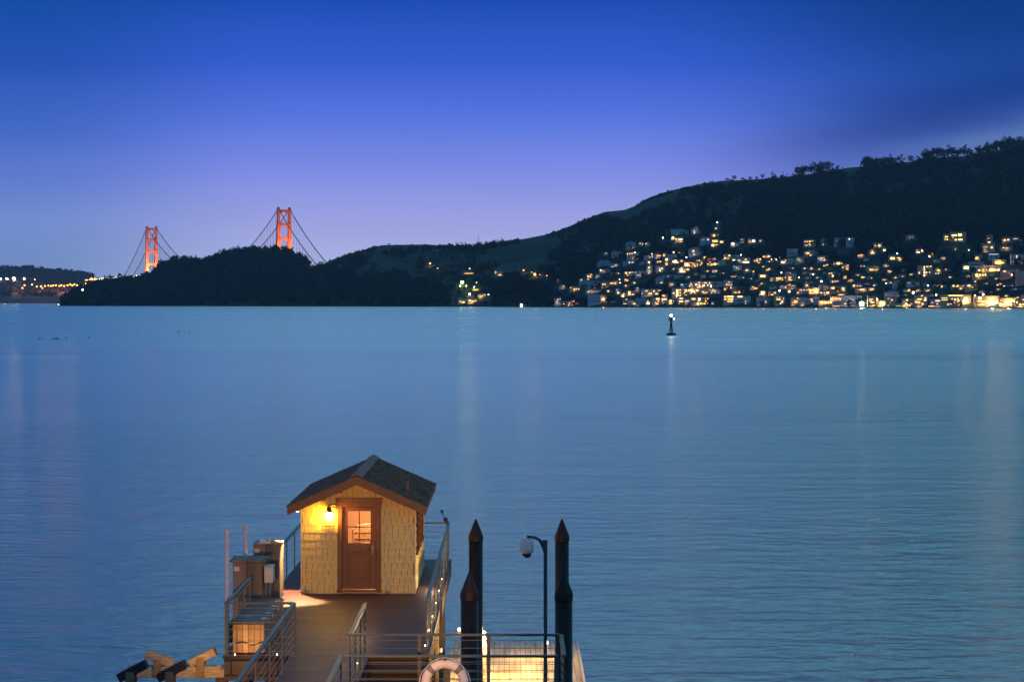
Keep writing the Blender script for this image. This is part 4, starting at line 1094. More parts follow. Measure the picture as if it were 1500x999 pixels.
# trees that stand out on the skyline
def tree_meshes(seed, H, r, open_):
    rg = np.random.default_rng(seed)
    tr = MB()
    tr.tube((0, 0, -2), (0, 0, H * .45), .45, 6, .32)
    lobes = []
    for k in range(7):
        a_ = rg.uniform(0, 6.28)
        d = r * rg.uniform(.25, .85)
        z = H * rg.uniform(.5, .9)
        tr.tube((0, 0, H * rg.uniform(.3, .45)), (d * math.cos(a_), d * math.sin(a_), z), .26, 5, .08)
        lobes.append((d * math.cos(a_), d * math.sin(a_), z))
    lobes.append((0, 0, H * .9))
    L = np.array(lobes)
    rr = rg.uniform(.3, .55, len(L)) * r
    q, f = leaves(L, rr, rr * .8, 80 if open_ else 90, .165, rg)
    me = bpy.data.meshes.new("crown")
    me.from_pydata(q.tolist(), [], f.tolist())
    me.materials.append(leaf_euc)
    return tr.mesh("trunk", bark), me


TM = [tree_meshes(20 + k, *a_) for k, a_ in enumerate([(17, 7, True), (15, 8, True), (12, 6, False), (9, 5.5, False), (14, 9, True)])]
trs = random.Random(9)
TREES = []
for x0, x1, st, kinds in ((1168, 1214, 4.2, (0, 1, 2, 1)), (1264, 1306, 5, (1, 2, 3, 1)), (1352, 1408, 4.6, (0, 1, 4, 1)), (1414, 1432, 7, (3, 2)), (1434, 1486, 5.2, (4, 1, 0, 4)), (1490, 1506, 6, (3, 2)),
                          (1054, 1092, 11, (3, 3, 2)), (1100, 1150, 9, (3, 2)), (1312, 1340, 14, (3, 2)), (232, 452, 6.4, (3, 2, 3, 2)), (140, 158, 7, (3,)), (560, 580, 9, (3,)), (645, 700, 17, (3,))):
    x = x0
    while x < x1:
        TREES.append((round(x + trs.uniform(-1, 1), 1), trs.choice(kinds)))
        x += st * trs.uniform(.75, 1.3)
for k, (x, ty) in enumerate(TREES):
    q_ = rnd.uniform(.95, 1.0)
    D = ip(DSH, x) + q_ * (ip(DRI, x) - ip(DSH, x))
    zone = lambda v: 3 if v > 1000 else 2 if v > 500 else 1 if v > 200 else 0
    where = ("at the headland's tip", "on the headland's skyline", "on the bare saddle", "on the ridge above the town")[zone(x)]
    i = [t_[0] for t_ in TREES if zone(t_[0]) == zone(x)]
    lab = "%s dark tree %s, %s along from the bridge end" % (("tall open", "spreading", "rounded", "low bushy", "broad open")[ty], where, ordinal(sorted(i).index(x) + 1))
    root = empty("tree", ((x - 750) * D / F, D, hill_z(x, D) - .5), rnd.uniform(0, 6.28), lab, "tree", "skyline trees")
    s = rnd.uniform(.75, 1.15) * (1.3 if x > 1150 else .8) * (rnd.uniform(.45, 1) if ty == 3 else 1)
    root.scale = (s, s, s)
    link("trunk", TM[ty][0], root)
    link("crown", TM[ty][1], root)

# garden trees around the floodlit compound and its slope lamps; leaf colour lightened so they look lamplit
lit_leaf = mat("lamplit_foliage", (.10, .12, .035), .85, .5, .12, spec=.15)
gm = []
for sd_ in (51, 52, 53):
    q, f = leaves(np.array([(0, 0, 4.5), (1.4, .4, 3.2), (-1.5, -.3, 3.6), (.2, -.8, 6.0)]), np.array([2.4, 1.8, 1.9, 1.6]), np.array([2.2, 1.6, 1.7, 1.6]), 90, .17, np.random.default_rng(sd_))
    me = bpy.data.meshes.new("crown")
    me.from_pydata(q.tolist(), [], f.tolist())
    me.materials.append(lit_leaf)
    gm.append(me)
gtr = MB().tube((0, 0, -1), (0, 0, 3.6), .22, 6, .14).mesh("trunk", bark)
GT = [(665, 424), (668, 433), (671.5, 419), (673, 428), (680, 425), (682, 433), (686, 414), (690, 427), (692, 415), (699, 421), (702, 430), (664, 441), (707, 426), (777, 408), (790, 409), (683, 402), (692.5, 402), (737, 405), (726, 408), (637, 396)]
for k, (x, y) in enumerate(sorted(GT)):
    D = hit(x, y)
    in_c = 660 < x < 710 and y > 410
    lab = "floodlit green tree in the shore compound, %s from headland" % ordinal(1 + sum(1 for g_ in GT if g_[0] < x and 660 < g_[0] < 710 and g_[1] > 410)) if in_c else \
        "garden tree beside the orange slope lamps, %s from headland" % ordinal(1 + sum(1 for g_ in GT if g_[0] < x and not (660 < g_[0] < 710 and g_[1] > 410)))
    root = empty("garden_tree", px(x, y, D), rnd.uniform(0, 6.28), lab, "tree", "trees lit by lamps near the shore")
    s = rnd.uniform(.8, 1.3)
    root.scale = (s, s, s)
    link("trunk", gtr, root)
    link("crown", gm[k % 3], root)

# radio mast on the saddle
rm = empty("radio_mast", px(701, 357, 4210), 0, "thin radio mast on the bare saddle of the hill", "mast")
MB().tube((0, 0, -4), (0, 0, 16), .35, 5).tube((-1.5, 0, 12), (1.5, 0, 12), .2, 5).build("pole", pole_m, rm)

# ------------------------------------------------------------------ the pier (metres; the view runs along +y)
DZ = 2.8
deck_wood = planks("deck_boards", (.125, .036, .042), (.066, .021, .026), (.008, .005, .005), .15, 30.0, 'y', .6, gap=.15)
beam_wood = planks("beam_timber", (.075, .052, .040), (.05, .035, .028), (.012, .01, .008), .30, 4.0, 'z', .8)
pile_wood = mat("pile_timber", (.10, .07, .05), .85, .4, 1.2, (3, 3, .4), .4)
grey_wood = planks("weathered_cladding", (.17, .12, .09), (.12, .085, .065), (.07, .055, .045), .36, 3, 'v', .75)
cedar = planks("cedar_boards", (.34, .20, .095), (.25, .145, .07), (.05, .03, .015), .12, 3, 'v', .6)
lid_m = planks("dark_lid_boards", (.05, .028, .028), (.036, .02, .022), (.012, .01, .01), .16, 3, 'v', .5)
steel = mat("rail_steel", (.052, .058, .056), .45, .2, 6, bump=.05)
wire_m = mat("rail_wire", (.16, .16, .155), .45, .1, 5)
warm_bulb = emis("warm_step_light", (1, .66, .30), 7)

pier = empty("pier", (-3.7, 41.5, 0), 0, "timber pier with a plank gangway leading to a wide platform under the hut", "pier")
po = Vector(pier.location)


def pb(mb, name, m, parent=pier, off=None, **k):
    """build a mesh given in world coordinates under a parent whose base is off"""
    off = Vector(off if off is not None else parent.location)
    mb.v = [tuple(Vector(p) - off) for p in mb.v]
    return mb.build(name, m, parent, **k)


# platform outline: bump-out on its far-left edge for the two cabinets
pb(MB().box((-5.86, 41.5, DZ - .06), (-1.68, 57.0, DZ)).box((-6.34, 45.6, DZ - .06), (-5.86, 50.6, DZ)), "deck", deck_wood)
pb(MB().box((-4.5, 12.5, DZ - .06), (-2.9, 41.496, DZ - .003)), "gangway_deck", deck_wood)
pb(MB().box((-2.897, 35.25, DZ - .06), (1.0, 37.65, DZ - .003)), "landing_deck", deck_wood)
fa = MB()
fa.box((-5.84, 41.54, DZ - .5), (-1.70, 41.66, DZ - .063)).box((-5.84, 41.6, DZ - .95), (-1.70, 41.74, DZ - .62))
fa.box((-1.78, 41.67, DZ - .42), (-1.69, 56.98, DZ - .063)).box((-5.85, 41.67, DZ - .42), (-5.76, 45.6, DZ - .063)).box((-6.33, 45.62, DZ - .42), (-6.24, 50.58, DZ - .063))
fa.box((-4.48, 12.5, DZ - .4), (-4.36, 41.5, DZ - .065)).box((-3.04, 12.5, DZ - .4), (-2.92, 41.5, DZ - .065)).box((-2.9, 35.28, DZ - .35), (.98, 35.4, DZ - .065)).box((-2.9, 37.5, DZ - .35), (.98, 37.62, DZ - .065))
for y in range(44, 57, 2):
    fa.box((-5.75, y, DZ - .35), (-1.8, y + .12, DZ - .064))
pb(fa, "edge_beam", beam_wood)
for y in (42.3, 46.8, 51.3, 56.2):
    for x in (-5.5, -2.0):
        pb(MB().lathe([(.17, -5), (.165, DZ - .44)], 12, (x, y, 0)), "pile", pile_wood, smooth=False)
for y in (14, 20, 26, 31, 36.3):
    for x in (-4.42, -2.98):
        pb(MB().lathe([(.15, -5), (.145, DZ - .42)], 12, (x, y, 0)), "pile", pile_wood)
pb(MB().lathe([(.15, -5), (.145, DZ - .37)], 12, (.8, 36.4, 0)), "pile", pile_wood)
# stair well rim and short stair flight from the platform's front to the landing below
stp = MB()
for k in range(5):
    stp.box((-2.86, 41.46 - .3 * k - .3, DZ - .2 * (k + 1) - .05), (-1.75, 41.46 - .3 * k - .02, DZ - .2 * (k + 1)))
stp.box((-2.89, 39.9, DZ - 1.15), (-2.865, 41.5, DZ - .1)).box((-1.745, 39.9, DZ - 1.15), (-1.70, 41.5, DZ - .1))
pb(stp, "stair", beam_wood)


def railing(label, pts, lights=(), step=1.95, wires=7, posts=None):
    """steel railing along pts (x, y): handrail, posts, tensioned wires; lights = (x, y) of small step lights at post feet"""
    base = Vector((pts[0][0], pts[0][1], DZ))
    root = empty("railing", base, 0, label, "railing", "steel wire railings of the pier")
    H = 1.07
    hr = MB()
    for (x0, y0), (x1, y1) in zip(pts, pts[1:]):
        d = Vector((x1 - x0, y1 - y0, 0))
        L = d.length
        a_ = math.atan2(d.y, d.x)
        M = Matrix.Translation(Vector((x0, y0, DZ + H)) - base) @ Matrix.Rotation(a_, 4, 'Z')
        hr.box((-.03, -.038, -.02), (L + .03, .038, .02), M)
    hr.build("handrail", steel, root, bevel=.006)
    first = True
    for (x0, y0), (x1, y1) in zip(pts, pts[1:]):
        d = Vector((x1 - x0, y1 - y0, 0))
        n = max(1, round(d.length / step))
        for k in range(0 if first else 1, n + 1):
            p = Vector((x0, y0, DZ)) + d * (k / n) - base
            M = Matrix.Translation(p) @ Matrix.Rotation(math.atan2(d.y, d.x), 4, 'Z')
            MB().box((-.032, -.014, 0), (.032, .014, H - .02), M).box((-.06, -.05, 0), (.06, .05, .012), M).build("post", steel, root)
        u = d.normalized()
        for k in range(wires):
            z = .1 + k * (H - .2) / (wires - 1)
            MB().tube(Vector((x0, y0, DZ + z)) - base, Vector((x1, y1, DZ + z)) - base, .0055, 5).build("wire", wire_m, root)
        first = False
    for (x, y) in lights:
        o = MB().lathe([(.012, 0), (.013, .006), (.015, .02), (.01, .03), (.006, .04)], 8, Vector((x, y, DZ + .03)) - base).build("step_light", warm_bulb, root, True)
    return root


railing("railing along the gangway edge beside the wooden storage box, turning at its corner", [(-4.42, 13.0), (-4.42, 41.42)], step=2.0)
railing("railing around the platform corner holding the wooden storage box", [(-4.42, 41.45 + .07), (-5.79, 41.52), (-5.79, 45.5)], [(-4.75, 41.40), (-5.6, 41.40)], step=1.9)  # corner step lights added to go with the box's fill light
point("box_fill_light", (-5.32, 41.22, 3.02), 15, (1, .52, .16), .05)  # fill light added to brighten the storage box front
railing("railing from the tall cabinet along the hut's lamp side to the pier's far end", [(-5.79, 50.75), (-5.79, 56.4)], step=1.9)
railing("railing across the pier's far end behind the hut", [(-5.74, 56.44), (-1.78, 56.44)], step=1.98)
railing("long railing with step lights along the open-water edge beside the hut", [(-1.74, 56.4), (-1.74, 41.7)],
        [(-1.80, 50.5), (-1.80, 48.45), (-1.80, 46.4), (-1.80, 44.45), (-1.80, 42.5), (-1.8, 52.6)], step=2.1)
railing("railing from the gangway turning across the side landing beyond the life ring", [(-2.97, 41.4), (-2.97, 37.58), (.84, 37.58)], [(-3.05, 40.4), (-3.05, 38.6)], step=1.27)
railing("railing of the side landing that carries the white life ring", [(-2.95, 13.0), (-2.95, 35.33), (.76, 35.33)], [(-3.03, 36.0 - .9)], step=1.85)
railing("short railing closing the outer end of the side landing", [(.9, 37.5), (.9, 35.4)], step=1.0)

# ------------------------------------------------------------------ the hut
cream = mat("cream_shingle_paint", (.64, .47, .17), .75, .14, 9, (1, 1, 2.5), .25)
brown = mat("brown_trim_paint", (.125, .036, .011), .5, .22, 5, (1, 1, .3), .15)
slate = mat("slate_shingles", (.09, .038, .024), .85, .6, 5, (1, 1, 1), .3, c2=(.17, .082, .052), spec=.06)
slate_l = mat("ridge_cap_slate", (.22, .115, .085), .7, .3, 4, bump=.3)
inner = mat("interior_plaster", (.66, .44, .28), .9, .06, 2)
hut = empty("hut", (-3.775, 50.3, DZ), 0, "small cream shingled hut with brown door and slate gable roof on the pier", "hut")
ho = Vector(hut.location)
HX0, HX1, HY0, HY1 = -5.15, -2.40, 50.3, 55.6
RX, RZ, SL_ = -3.775, 5.74, .435
roofz = lambda x: RZ - abs(x - RX) * SL_
EZ = roofz(HX0) - .1
DX0, DX1, DT = -4.165, -3.335, 4.93            # door opening
rr_ = random.Random(5)


def shingle_wall(mb, pos, u0, u1, v0, v1, inside, row=.185):
    v = v0
    while v < v1:
        u = u0 - rr_.uniform(0, .12)
        while u < u1:
            w = rr_.uniform(.10, .18)
            a_, b_ = max(u, u0), min(u + w - .011, u1)
            dz = rr_.uniform(-.003, .003)
            if b_ - a_ > .02 and inside((a_ + b_) / 2, v + row * .5, a_, b_):
                o0, o1 = rr_.uniform(.028, .036), .008
                p = [pos(a_, v + dz, o0), pos(b_, v + dz, o0), pos(b_, v + row + .05, o1), pos(a_, v + row + .05, o1),
                     pos(a_, v + dz, 0), pos(b_, v + dz, 0), pos(b_, v + row + .05, 0), pos(a_, v + row + .05, 0)]
                mb.add(p, [(0, 1, 2, 3), (4, 7, 6, 5), (0, 4, 5, 1), (1, 5, 6, 2), (2, 6, 7, 3), (3, 7, 4, 0)])
            u += w
        v += row


back = MB()
gab = lambda x: roofz(x) - .1
back.prism([(HX0, DZ), (DX0, DZ), (DX0, gab(DX0)), (HX0, gab(HX0))], HY0, HY0 + .12)
back.prism([(DX1, DZ), (HX1, DZ), (HX1, gab(HX1)), (DX1, gab(DX1))], HY0, HY0 + .12)
back.prism([(DX0, DT), (DX1, DT), (DX1, gab(DX1)), (RX, gab(RX)), (DX0, gab(DX0))], HY0 + .001, HY0 + .119)
back.prism([(HX0 + .12, DZ), (HX1 - .12, DZ), (HX1 - .12, gab(HX1)), (RX, gab(RX)), (HX0 + .12, gab(HX0))], HY1 - .12, HY1)
back.box((HX0, HY0 + .12, DZ), (HX0 + .12, HY1, EZ))
WY = [(50.95, 51.75), (52.3, 53.1), (53.65, 54.45)]       # windows in the open-water wall
WZ0, WZ1 = 3.75, 4.78
ys = [HY0 + .12] + [q for w in WY for q in w] + [HY1]
back.box((HX1 - .12, HY0 + .12, DZ), (HX1, HY1, WZ0)).box((HX1 - .12, HY0 + .12, WZ1), (HX1, HY1, EZ))
for k in range(0, len(ys), 2):
    back.box((HX1 - .119, ys[k], WZ0), (HX1 - .001, ys[k + 1], WZ1))
back.box((HX0 + .12, HY0 + .12, DZ + .004), (HX1 - .12, HY1 - .12, DZ + .05))
pb(back, "wall", inner, hut)
felt = MB()
felt.prism([(HX0, DZ + .01), (DX0 - .01, DZ + .01), (DX0 - .01, gab(DX0)), (HX0, gab(HX0))], HY0 - .0035, HY0 - .001)
felt.prism([(DX1 + .01, DZ + .01), (HX1, DZ + .01), (HX1, gab(HX1)), (DX1 + .01, gab(DX1))], HY0 - .0035, HY0 - .001)
felt.prism([(DX0 - .009, DT + .11), (DX1 + .009, DT + .11), (DX1 + .009, gab(DX1)), (RX, gab(RX)), (DX0 - .009, gab(DX0))], HY0 - .0035, HY0 - .001)
pb(felt, "wall_felt", mat("building_felt", (.22, .14, .055), .9), hut)
sh = MB()
FR = lambda u, v, o: (u, HY0 - o, v)
under = lambda u, v, a_, b_: max(roofz(a_), roofz(b_)) > v + .26
shingle_wall(sh, FR, HX0, DX0 - .115, DZ + .02, RZ, under)
shingle_wall(sh, FR, DX1 + .115, HX1, DZ + .02, RZ, under)
shingle_wall(sh, FR, DX0 - .118, DX1 + .118, DZ + .02, RZ, lambda u, v, a_, b_: under(u, v, a_, b_) and v > DT + .12)
shingle_wall(sh, lambda u, v, o: (HX1 + o, u, v), HY0, HY1, DZ + .02, EZ - .06, lambda u, v, a_, b_: not (WZ0 - .2 < v < WZ1 + .02 and any(w0 - .08 < u < w1 + .08 for w0, w1 in WY)))
shingle_wall(sh, lambda u, v, o: (HX0 - o, u, v), HY0, HY1, DZ + .02, EZ - .06, lambda u, v, a_, b_: True)
shingle_wall(sh, lambda u, v, o: (u, HY1 + o, v), HX0, HX1, DZ + .02, RZ, lambda u, v, a_, b_: max(roofz(a_), roofz(b_)) > v + .26)
pb(sh, "shingle_siding", cream, hut)
# roof
RY0, RY1 = 49.78, 56.0
EX = 1.68
rf = MB()
for sd in (-1, 1):
    rf.prism([(RX, RZ - .02), (RX + sd * EX, RZ - EX * SL_ - .02), (RX + sd * EX, RZ - EX * SL_ - .09), (RX, RZ - .09)], RY0, RY1)
roof = pb(rf, "roof", brown, hut)
rs = MB()
sl = math.hypot(1, SL_)
for sd in (-1, 1):
    k = 0
    n_ = int(EX * sl / .135)
    for k in range(n_ + 1):
        s0 = max(0, EX * sl - k * .135 + .03)           # lower edge of the course, measured from the ridge
        s1 = max(0, s0 - .19)
        y = RY0 - .02 - rr_.uniform(0, .1)
        while y < RY1:
            w = rr_.uniform(.14, .3)
            a_, b_ = max(y, RY0 - .03), min(y + w - .006, RY1 + .03)
            if b_ - a_ > .02:
                j = rr_.uniform(-.008, .008)
                h0, h1 = rr_.uniform(.016, .032), .004
                def pt(s, yy, h):
                    x = s / sl
                    return (RX + sd * (x + h * SL_ / sl), yy, RZ - .018 - x * SL_ + h / sl)
                p = [pt(s0 + j, a_, h0), pt(s0 + j, b_, h0), pt(s1, b_, h1), pt(s1, a_, h1), pt(s0 + j, a_, 0), pt(s0 + j, b_, 0), pt(s1, b_, 0), pt(s1, a_, 0)]
                rs.add(p, [(0, 1, 2, 3), (4, 7, 6, 5), (0, 4, 5, 1), (1, 5, 6, 2), (2, 6, 7, 3), (3, 7, 4, 0)])
            y += w
pb(rs, "roof_slates", slate, roof, ho)
rc = MB()
y = RY0 - .03
while y < RY1:
    for sd in (-1, 1):
        h0 = .05 + rr_.uniform(-.004, .006)
        rc.prism([(RX, RZ + h0), (RX + sd * .15, RZ + h0 - .15 * SL_ - .012), (RX + sd * .15, RZ + h0 - .15 * SL_ - .03), (RX, RZ + h0 - .03)], y, min(y + .27, RY1 + .03))
    y += .29
pb(rc, "ridge_cap", slate_l, roof, ho)
fb = MB()
for sd in (-1, 1):
    for y0, y1 in ((RY0 - .035, RY0 + .005), (RY1 - .005, RY1 + .03)):
        fb.prism([(RX, RZ - .015), (RX + sd * (EX + .01), RZ - .015 - EX * SL_), (RX + sd * (EX + .01), RZ - .225 - EX * SL_), (RX, RZ - .225)], y0, y1)
    x0, x1 = sorted((RX + sd * (EX - .03), RX + sd * EX))
    fb.box((x0, RY0 + .006, RZ - EX * SL_ - .20), (x1, RY1 - .006, RZ - EX * SL_ - .091))
pb(fb, "fascia", brown, roof, ho)
vp = MB().tube((-2.62, 51.5, roofz(-2.62) - .05), (-2.62, 51.5, roofz(-2.62) + .22), .035, 8)
pb(vp, "vent_pipe", slate_l, roof, ho)
# gutter on the lamp side with a small floodlight under the eave
gu = MB().box((RX - EX - .06, RY0 + .4, RZ - EX * SL_ - .12), (RX - EX - .002, RY1, RZ - EX * SL_ - .03))
pb(gu, "gutter", mat("pale_gutter", (.45, .40, .34), .5, .15, 4), hut)
# corner boards
cbm = mat("cream_trim_paint", (.66, .58, .40), .6, .1, 6)
cbd = MB()
for x in (HX0 - .034, HX1 + .012):
    cbd.box((x, HY0 - .036, DZ + .01), (x + .022, HY0 + .05, EZ - .1))
pb(cbd, "corner_board", cbm, hut)
# door frame
df = MB()
df.box((DX0 - .12, HY0 - .055, DZ + .1), (DX0, HY0 + .06, DT + .1)).box((DX1, HY0 - .055, DZ + .1), (DX1 + .12, HY0 + .06, DT + .1))
df.box((DX0 - .16, HY0 - .07, DT + .1), (DX1 + .16, HY0 + .06, DT + .235)).box((DX0 - .001, HY0 - .05, DT), (DX1 + .001, HY0 + .06, DT + .1))
df.box((DX0 - .14, HY0 - .09, DZ + .05), (DX1 + .14, HY0 + .1, DZ + .1))
pb(df, "door_frame", brown, hut, bevel=.006)
# door leaf: stiles, rails, muntins, raised panel
y0, y1 = HY0 - .015, HY0 + .03
LZ0, LZ1 = DZ + .12, DT - .005
GX0, GX1, GZ0, GZ1 = -4.03, -3.47, 4.05, 4.83
dl = MB()
dl.box((DX0 + .005, y0, LZ0), (GX0, y1, LZ1)).box((GX1, y0, LZ0), (DX1 - .005, y1, LZ1)).box((GX0, y0, GZ1), (GX1, y1, LZ1)).box((GX0, y0, GZ0 - .22), (GX1, y1, GZ0)).box((GX0, y0, LZ0), (GX1, y1, LZ0 + .22))
dl.box((GX0, y0 + .02, LZ0 + .22), (GX1, y1, GZ0 - .22)).box((GX0 + .07, y0 + .006, LZ0 + .29), (GX1 - .07, y0 + .019, GZ0 - .29))
mx, mz = (GX0 + GX1) / 2, (GZ0 + GZ1) / 2
dl.box((mx - .014, y0 + .004, GZ0), (mx + .014, y1 - .004, GZ1)).box((GX0, y0 + .005, mz - .014), (mx - .014, y1 - .005, mz + .014)).box((mx + .014, y0 + .005, mz - .014), (GX1, y1 - .005, mz + .014))
door = pb(dl, "door", brown, hut, bevel=.004)
glass = bpy.data.materials.new("window_pane_glass")
glass.use_nodes = True
gt = glass.node_tree
gt.nodes.clear()
lw = N(gt, 'ShaderNodeFresnel')
lw.inputs[0].default_value = 1.5
trn, gls, mxs = N(gt, 'ShaderNodeBsdfTransparent'), N(gt, 'ShaderNodeBsdfGlossy'), N(gt, 'ShaderNodeMixShader')
trn.inputs[0].default_value = (.93, .95, .95, 1)
gls.inputs['Roughness'].default_value = .03
gt.links.new(lw.outputs[0], mxs.inputs[0])
gt.links.new(trn.outputs[0], mxs.inputs[1])
gt.links.new(gls.outputs[0], mxs.inputs[2])
gt.links.new(mxs.outputs[0], N(gt, 'ShaderNodeOutputMaterial').inputs[0])
pb(MB().box((GX0, y0 + .018, GZ0), (GX1, y0 + .024, GZ1)), "pane", glass, door, ho)
brass = mat("dark_brass", (.16, .11, .05), .35, .2, 8, metal=.8)
pb(MB().box((DX1 - .11, y0 - .008, 3.78), (DX1 - .07, y0, 3.98)).tube((DX1 - .09, y0 - .06, 3.9), (DX1 - .09, y0, 3.9), .011).tube((DX1 - .09, y0 - .055, 3.9), (DX1 - .2, y0 - .055, 3.9), .011), "handle", brass, door, ho)
# side windows
for w0, w1 in WY:
    wf = MB()
    xo = HX1 + .045
    wf.box((HX1 - .1, w0 - .07, WZ0 - .07), (xo, w0, WZ1 + .07)).box((HX1 - .1, w1, WZ0 - .07), (xo, w1 + .07, WZ1 + .07)).box((HX1 - .1, w0, WZ1), (xo, w1, WZ1 + .07)).box((HX1 - .1, w0, WZ0 - .07), (xo + .02, w1, WZ0))
    wf.box((HX1 - .04, (w0 + w1) / 2 - .015, WZ0), (HX1 + .005, (w0 + w1) / 2 + .015, WZ1)).box((HX1 - .04, w0, (WZ0 + WZ1) / 2 - .014), (HX1 + .004, w1, (WZ0 + WZ1) / 2 + .014))
    win = pb(wf, "window", brown, hut)
    pb(MB().box((HX1 - .022, w0, WZ0), (HX1 - .016, w1, WZ1)), "pane", glass, win, ho)
# wall lantern
lx, lz = -4.48, 4.71
ly = HY0 - .17
lan = MB()
lan.box((lx + .15, HY0 - .045, lz + .16), (lx + .25, HY0 - .02, lz + .36))
lan.path([(lx + .2, HY0 - .04, lz + .25), (lx + .14, HY0 - .12, lz + .3), (lx, ly, lz + .29), (lx, ly, lz + .2)], .012, 6)
lan.lathe([(.012, .24), (.05, .225), (.055, .2), (.04, .19), (.105, .125), (.1, .112), (.03, .11)], 12, (lx, ly, lz))
lan.lathe([(.06, -.125), (.092, -.118), (.085, -.105), (.03, -.09), (.02, -.08)], 12, (lx, ly, lz))
for k in range(4):
    t_ = k * math.pi / 2 + .6
    lan.tube((lx + .06 * math.cos(t_), ly + .06 * math.sin(t_), lz - .108), (lx + .092 * math.cos(t_), ly + .092 * math.sin(t_), lz + .115), .005, 5)
lantern = pb(lan, "wall_lantern", brass, hut)
pb(MB().lathe([(.03, -.075), (.058, -.06), (.07, 0), (.072, .05), (.06, .1)], 16, (lx, ly, lz)), "globe", emis("lantern_glow", (1, .54, .045), 360), lantern, ho, smooth=True)
# eave floodlight on the lamp side
ef = MB().box((-5.37, 50.5, 4.80), (-5.23, 50.62, 4.92)).tube((-5.3, 50.56, 4.92), (-5.3, 50.56, 5.0), .02)
efo = pb(ef, "eave_floodlight", mat("pale_fitting", (.6, .56, .5), .5), hut)
pb(MB().lathe([(.015, -.02), (.028, -.008), (.026, .0)], 10, (-5.3, 50.56, 4.8)), "bulb", emis("eave_bulb", (1, .72, .36), 30), efo, ho)
spot("eave_floodlight_beam", (-5.32, 50.5, 4.72), (-5.42, 49.9, 2.8), 1500, (1, .66, .28), 72, .35, .04)
# room light and a chair in the hut
point("room_lamp_light", (-3.7, 53.2, 4.75), 240, (1, .56, .26), .12)
wick = mat("wicker", (.30, .17, .085), .7, .3, 20, bump=.3)
ch = empty("chair", (-3.7, 53.3, DZ + .05), R(8), "brown wicker armchair inside the hut, seen through the door's panes", "chair")
MB().box((-.34, -.3, .36), (.34, .32, .46)).build("seat", wick, ch, bevel=.03)
bk = MB()
prof = [(-.36, .45), (-.40, .8), (-.42, 1.16), (-.30, 1.26), (0, 1.30), (.30, 1.26), (.42, 1.16), (.40, .8), (.36, .45)]
bk.prism(prof, .26, .31)
bk.path([(x, .285, z) for x, z in prof], .035, 6)
for z in (.62, .78, .94, 1.10):
    bk.tube((-.38, .25, z), (.38, .25, z), .012, 5)
bk.build("backrest", wick, ch)
for sd in (-1, 1):
    MB().box((sd * .42 - .05, -.3, .62), (sd * .42 + .05, .36, .68)).tube((sd * .42, -.26, .0), (sd * .42, -.26, .64), .03, 8).build("armrest", wick, ch)
    for y in (-.24, .26):
        MB().tube((sd * .3, y, 0), (sd * .3, y, .37), .03, 8).build("leg", wick, ch)

# ------------------------------------------------------------------ cabinets, storage box, poles on the lamp side of the platform
white_m = mat("white_enamel", (.46, .42, .40), .4, .1, 5)
screw = mat("grey_metal", (.3, .3, .3), .4, .2, 5, metal=.6)


def cabinet(x0, x1, y0, y1, zt, label):
    r_ = empty("utility_cabinet", ((x0 + x1) / 2, y0, DZ), 0, label, "cabinet", "timber utility cabinets")
    o = Vector(r_.location)
    pb(MB().box((x0, y0, DZ + .03), (x1, y1, zt)), "body", grey_wood, r_, o, bevel=.01)
    pb(MB().box((x0 - .02, y0 - .02, zt), (x1 + .02, y1 + .02, zt + .035)), "lid", grey_wood, r_, o, bevel=.008)
    pb(MB().box((x0 + .03, y0 - .02, zt - .18), (x0 + .15, y0, zt - .08)), "name_plate", white_m, r_, o)
    pb(MB().box((x0 + .0, y0 - .012, DZ + .02), (x0 + .07, y0, zt - .001)).box((x1 - .07, y0 - .012, DZ + .02), (x1, y0, zt - .001)).box((x0 + .07, y0 - .011, zt - .5), (x1 - .07, y0, zt - .43)), "trim", grey_wood, r_, o)
    return r_


c1 = cabinet(-6.24, -5.60, 49.4, 50.2, 4.09, "tall weathered timber cabinet next to the hut, lit along one edge")
pb(MB().box((-6.1, 49.6, 4.127), (-5.95, 49.75, 4.2)).box((-5.9, 49.7, 4.127), (-5.86, 49.74, 4.23)).box((-6.15, 49.5, 4.127), (-5.85, 49.56, 4.15)), "top_fitting", white_m, c1)
c2 = cabinet(-6.30, -5.64, 46.2, 47.0, 4.08, "weathered timber cabinet with a pale meter box on its side, behind the storage box")
pb(MB().box((-5.60, 46.28, 3.62), (-5.40, 46.62, 3.98)).box((-5.61, 46.27, 3.98), (-5.39, 46.63, 4.0)), "meter_box", white_m, c2, bevel=.012)
pb(MB().tube((-5.5, 46.5, 2.83), (-5.5, 46.5, 3.63), .02, 8).tube((-5.56, 46.4, 2.83), (-5.56, 46.4, 3.63), .014, 8), "conduit", screw, c2)
pb(MB().box((-6.37, 46.1, 4.116), (-5.56, 47.08, 4.14)), "cover_sheet", grey_wood, c2)

bx = empty("storage_box", (-5.37, 41.75, DZ), 0, "long cedar storage box with a dark boarded lid, behind the platform corner railing", "storage box")
pb(MB().box((-5.69, 41.75, DZ + .02), (-5.05, 45.1, 3.40)), "body", cedar, bx, bevel=.01)
ld = MB().box((-5.72, 41.70, 3.402), (-5.02, 45.14, 3.445))
pb(ld, "lid", lid_m, bx, bevel=.008)
for y in (42.2, 42.9, 43.9, 44.6):
    pb(MB().box((-5.16, y, 3.446), (-5.06, y + .1, 3.46)).box((-5.018, y, 3.36), (-5.008, y + .1, 3.45)), "hinge", white_m, bx)
hs_ = MB()
hs_.path([(-5.6 + .06 * k, 41.70 - .02 * math.sin(k * 1.3), DZ + .22 + .03 * math.sin(k * .9)) for k in range(10)], .014, 6)
hose = pb(hs_, "hose", mat("black_hose", (.02, .02, .02), .5), empty("garden_hose", (-5.4, 41.65, DZ), 0, "dark hose looped along the foot of the cedar storage box", "hose"))

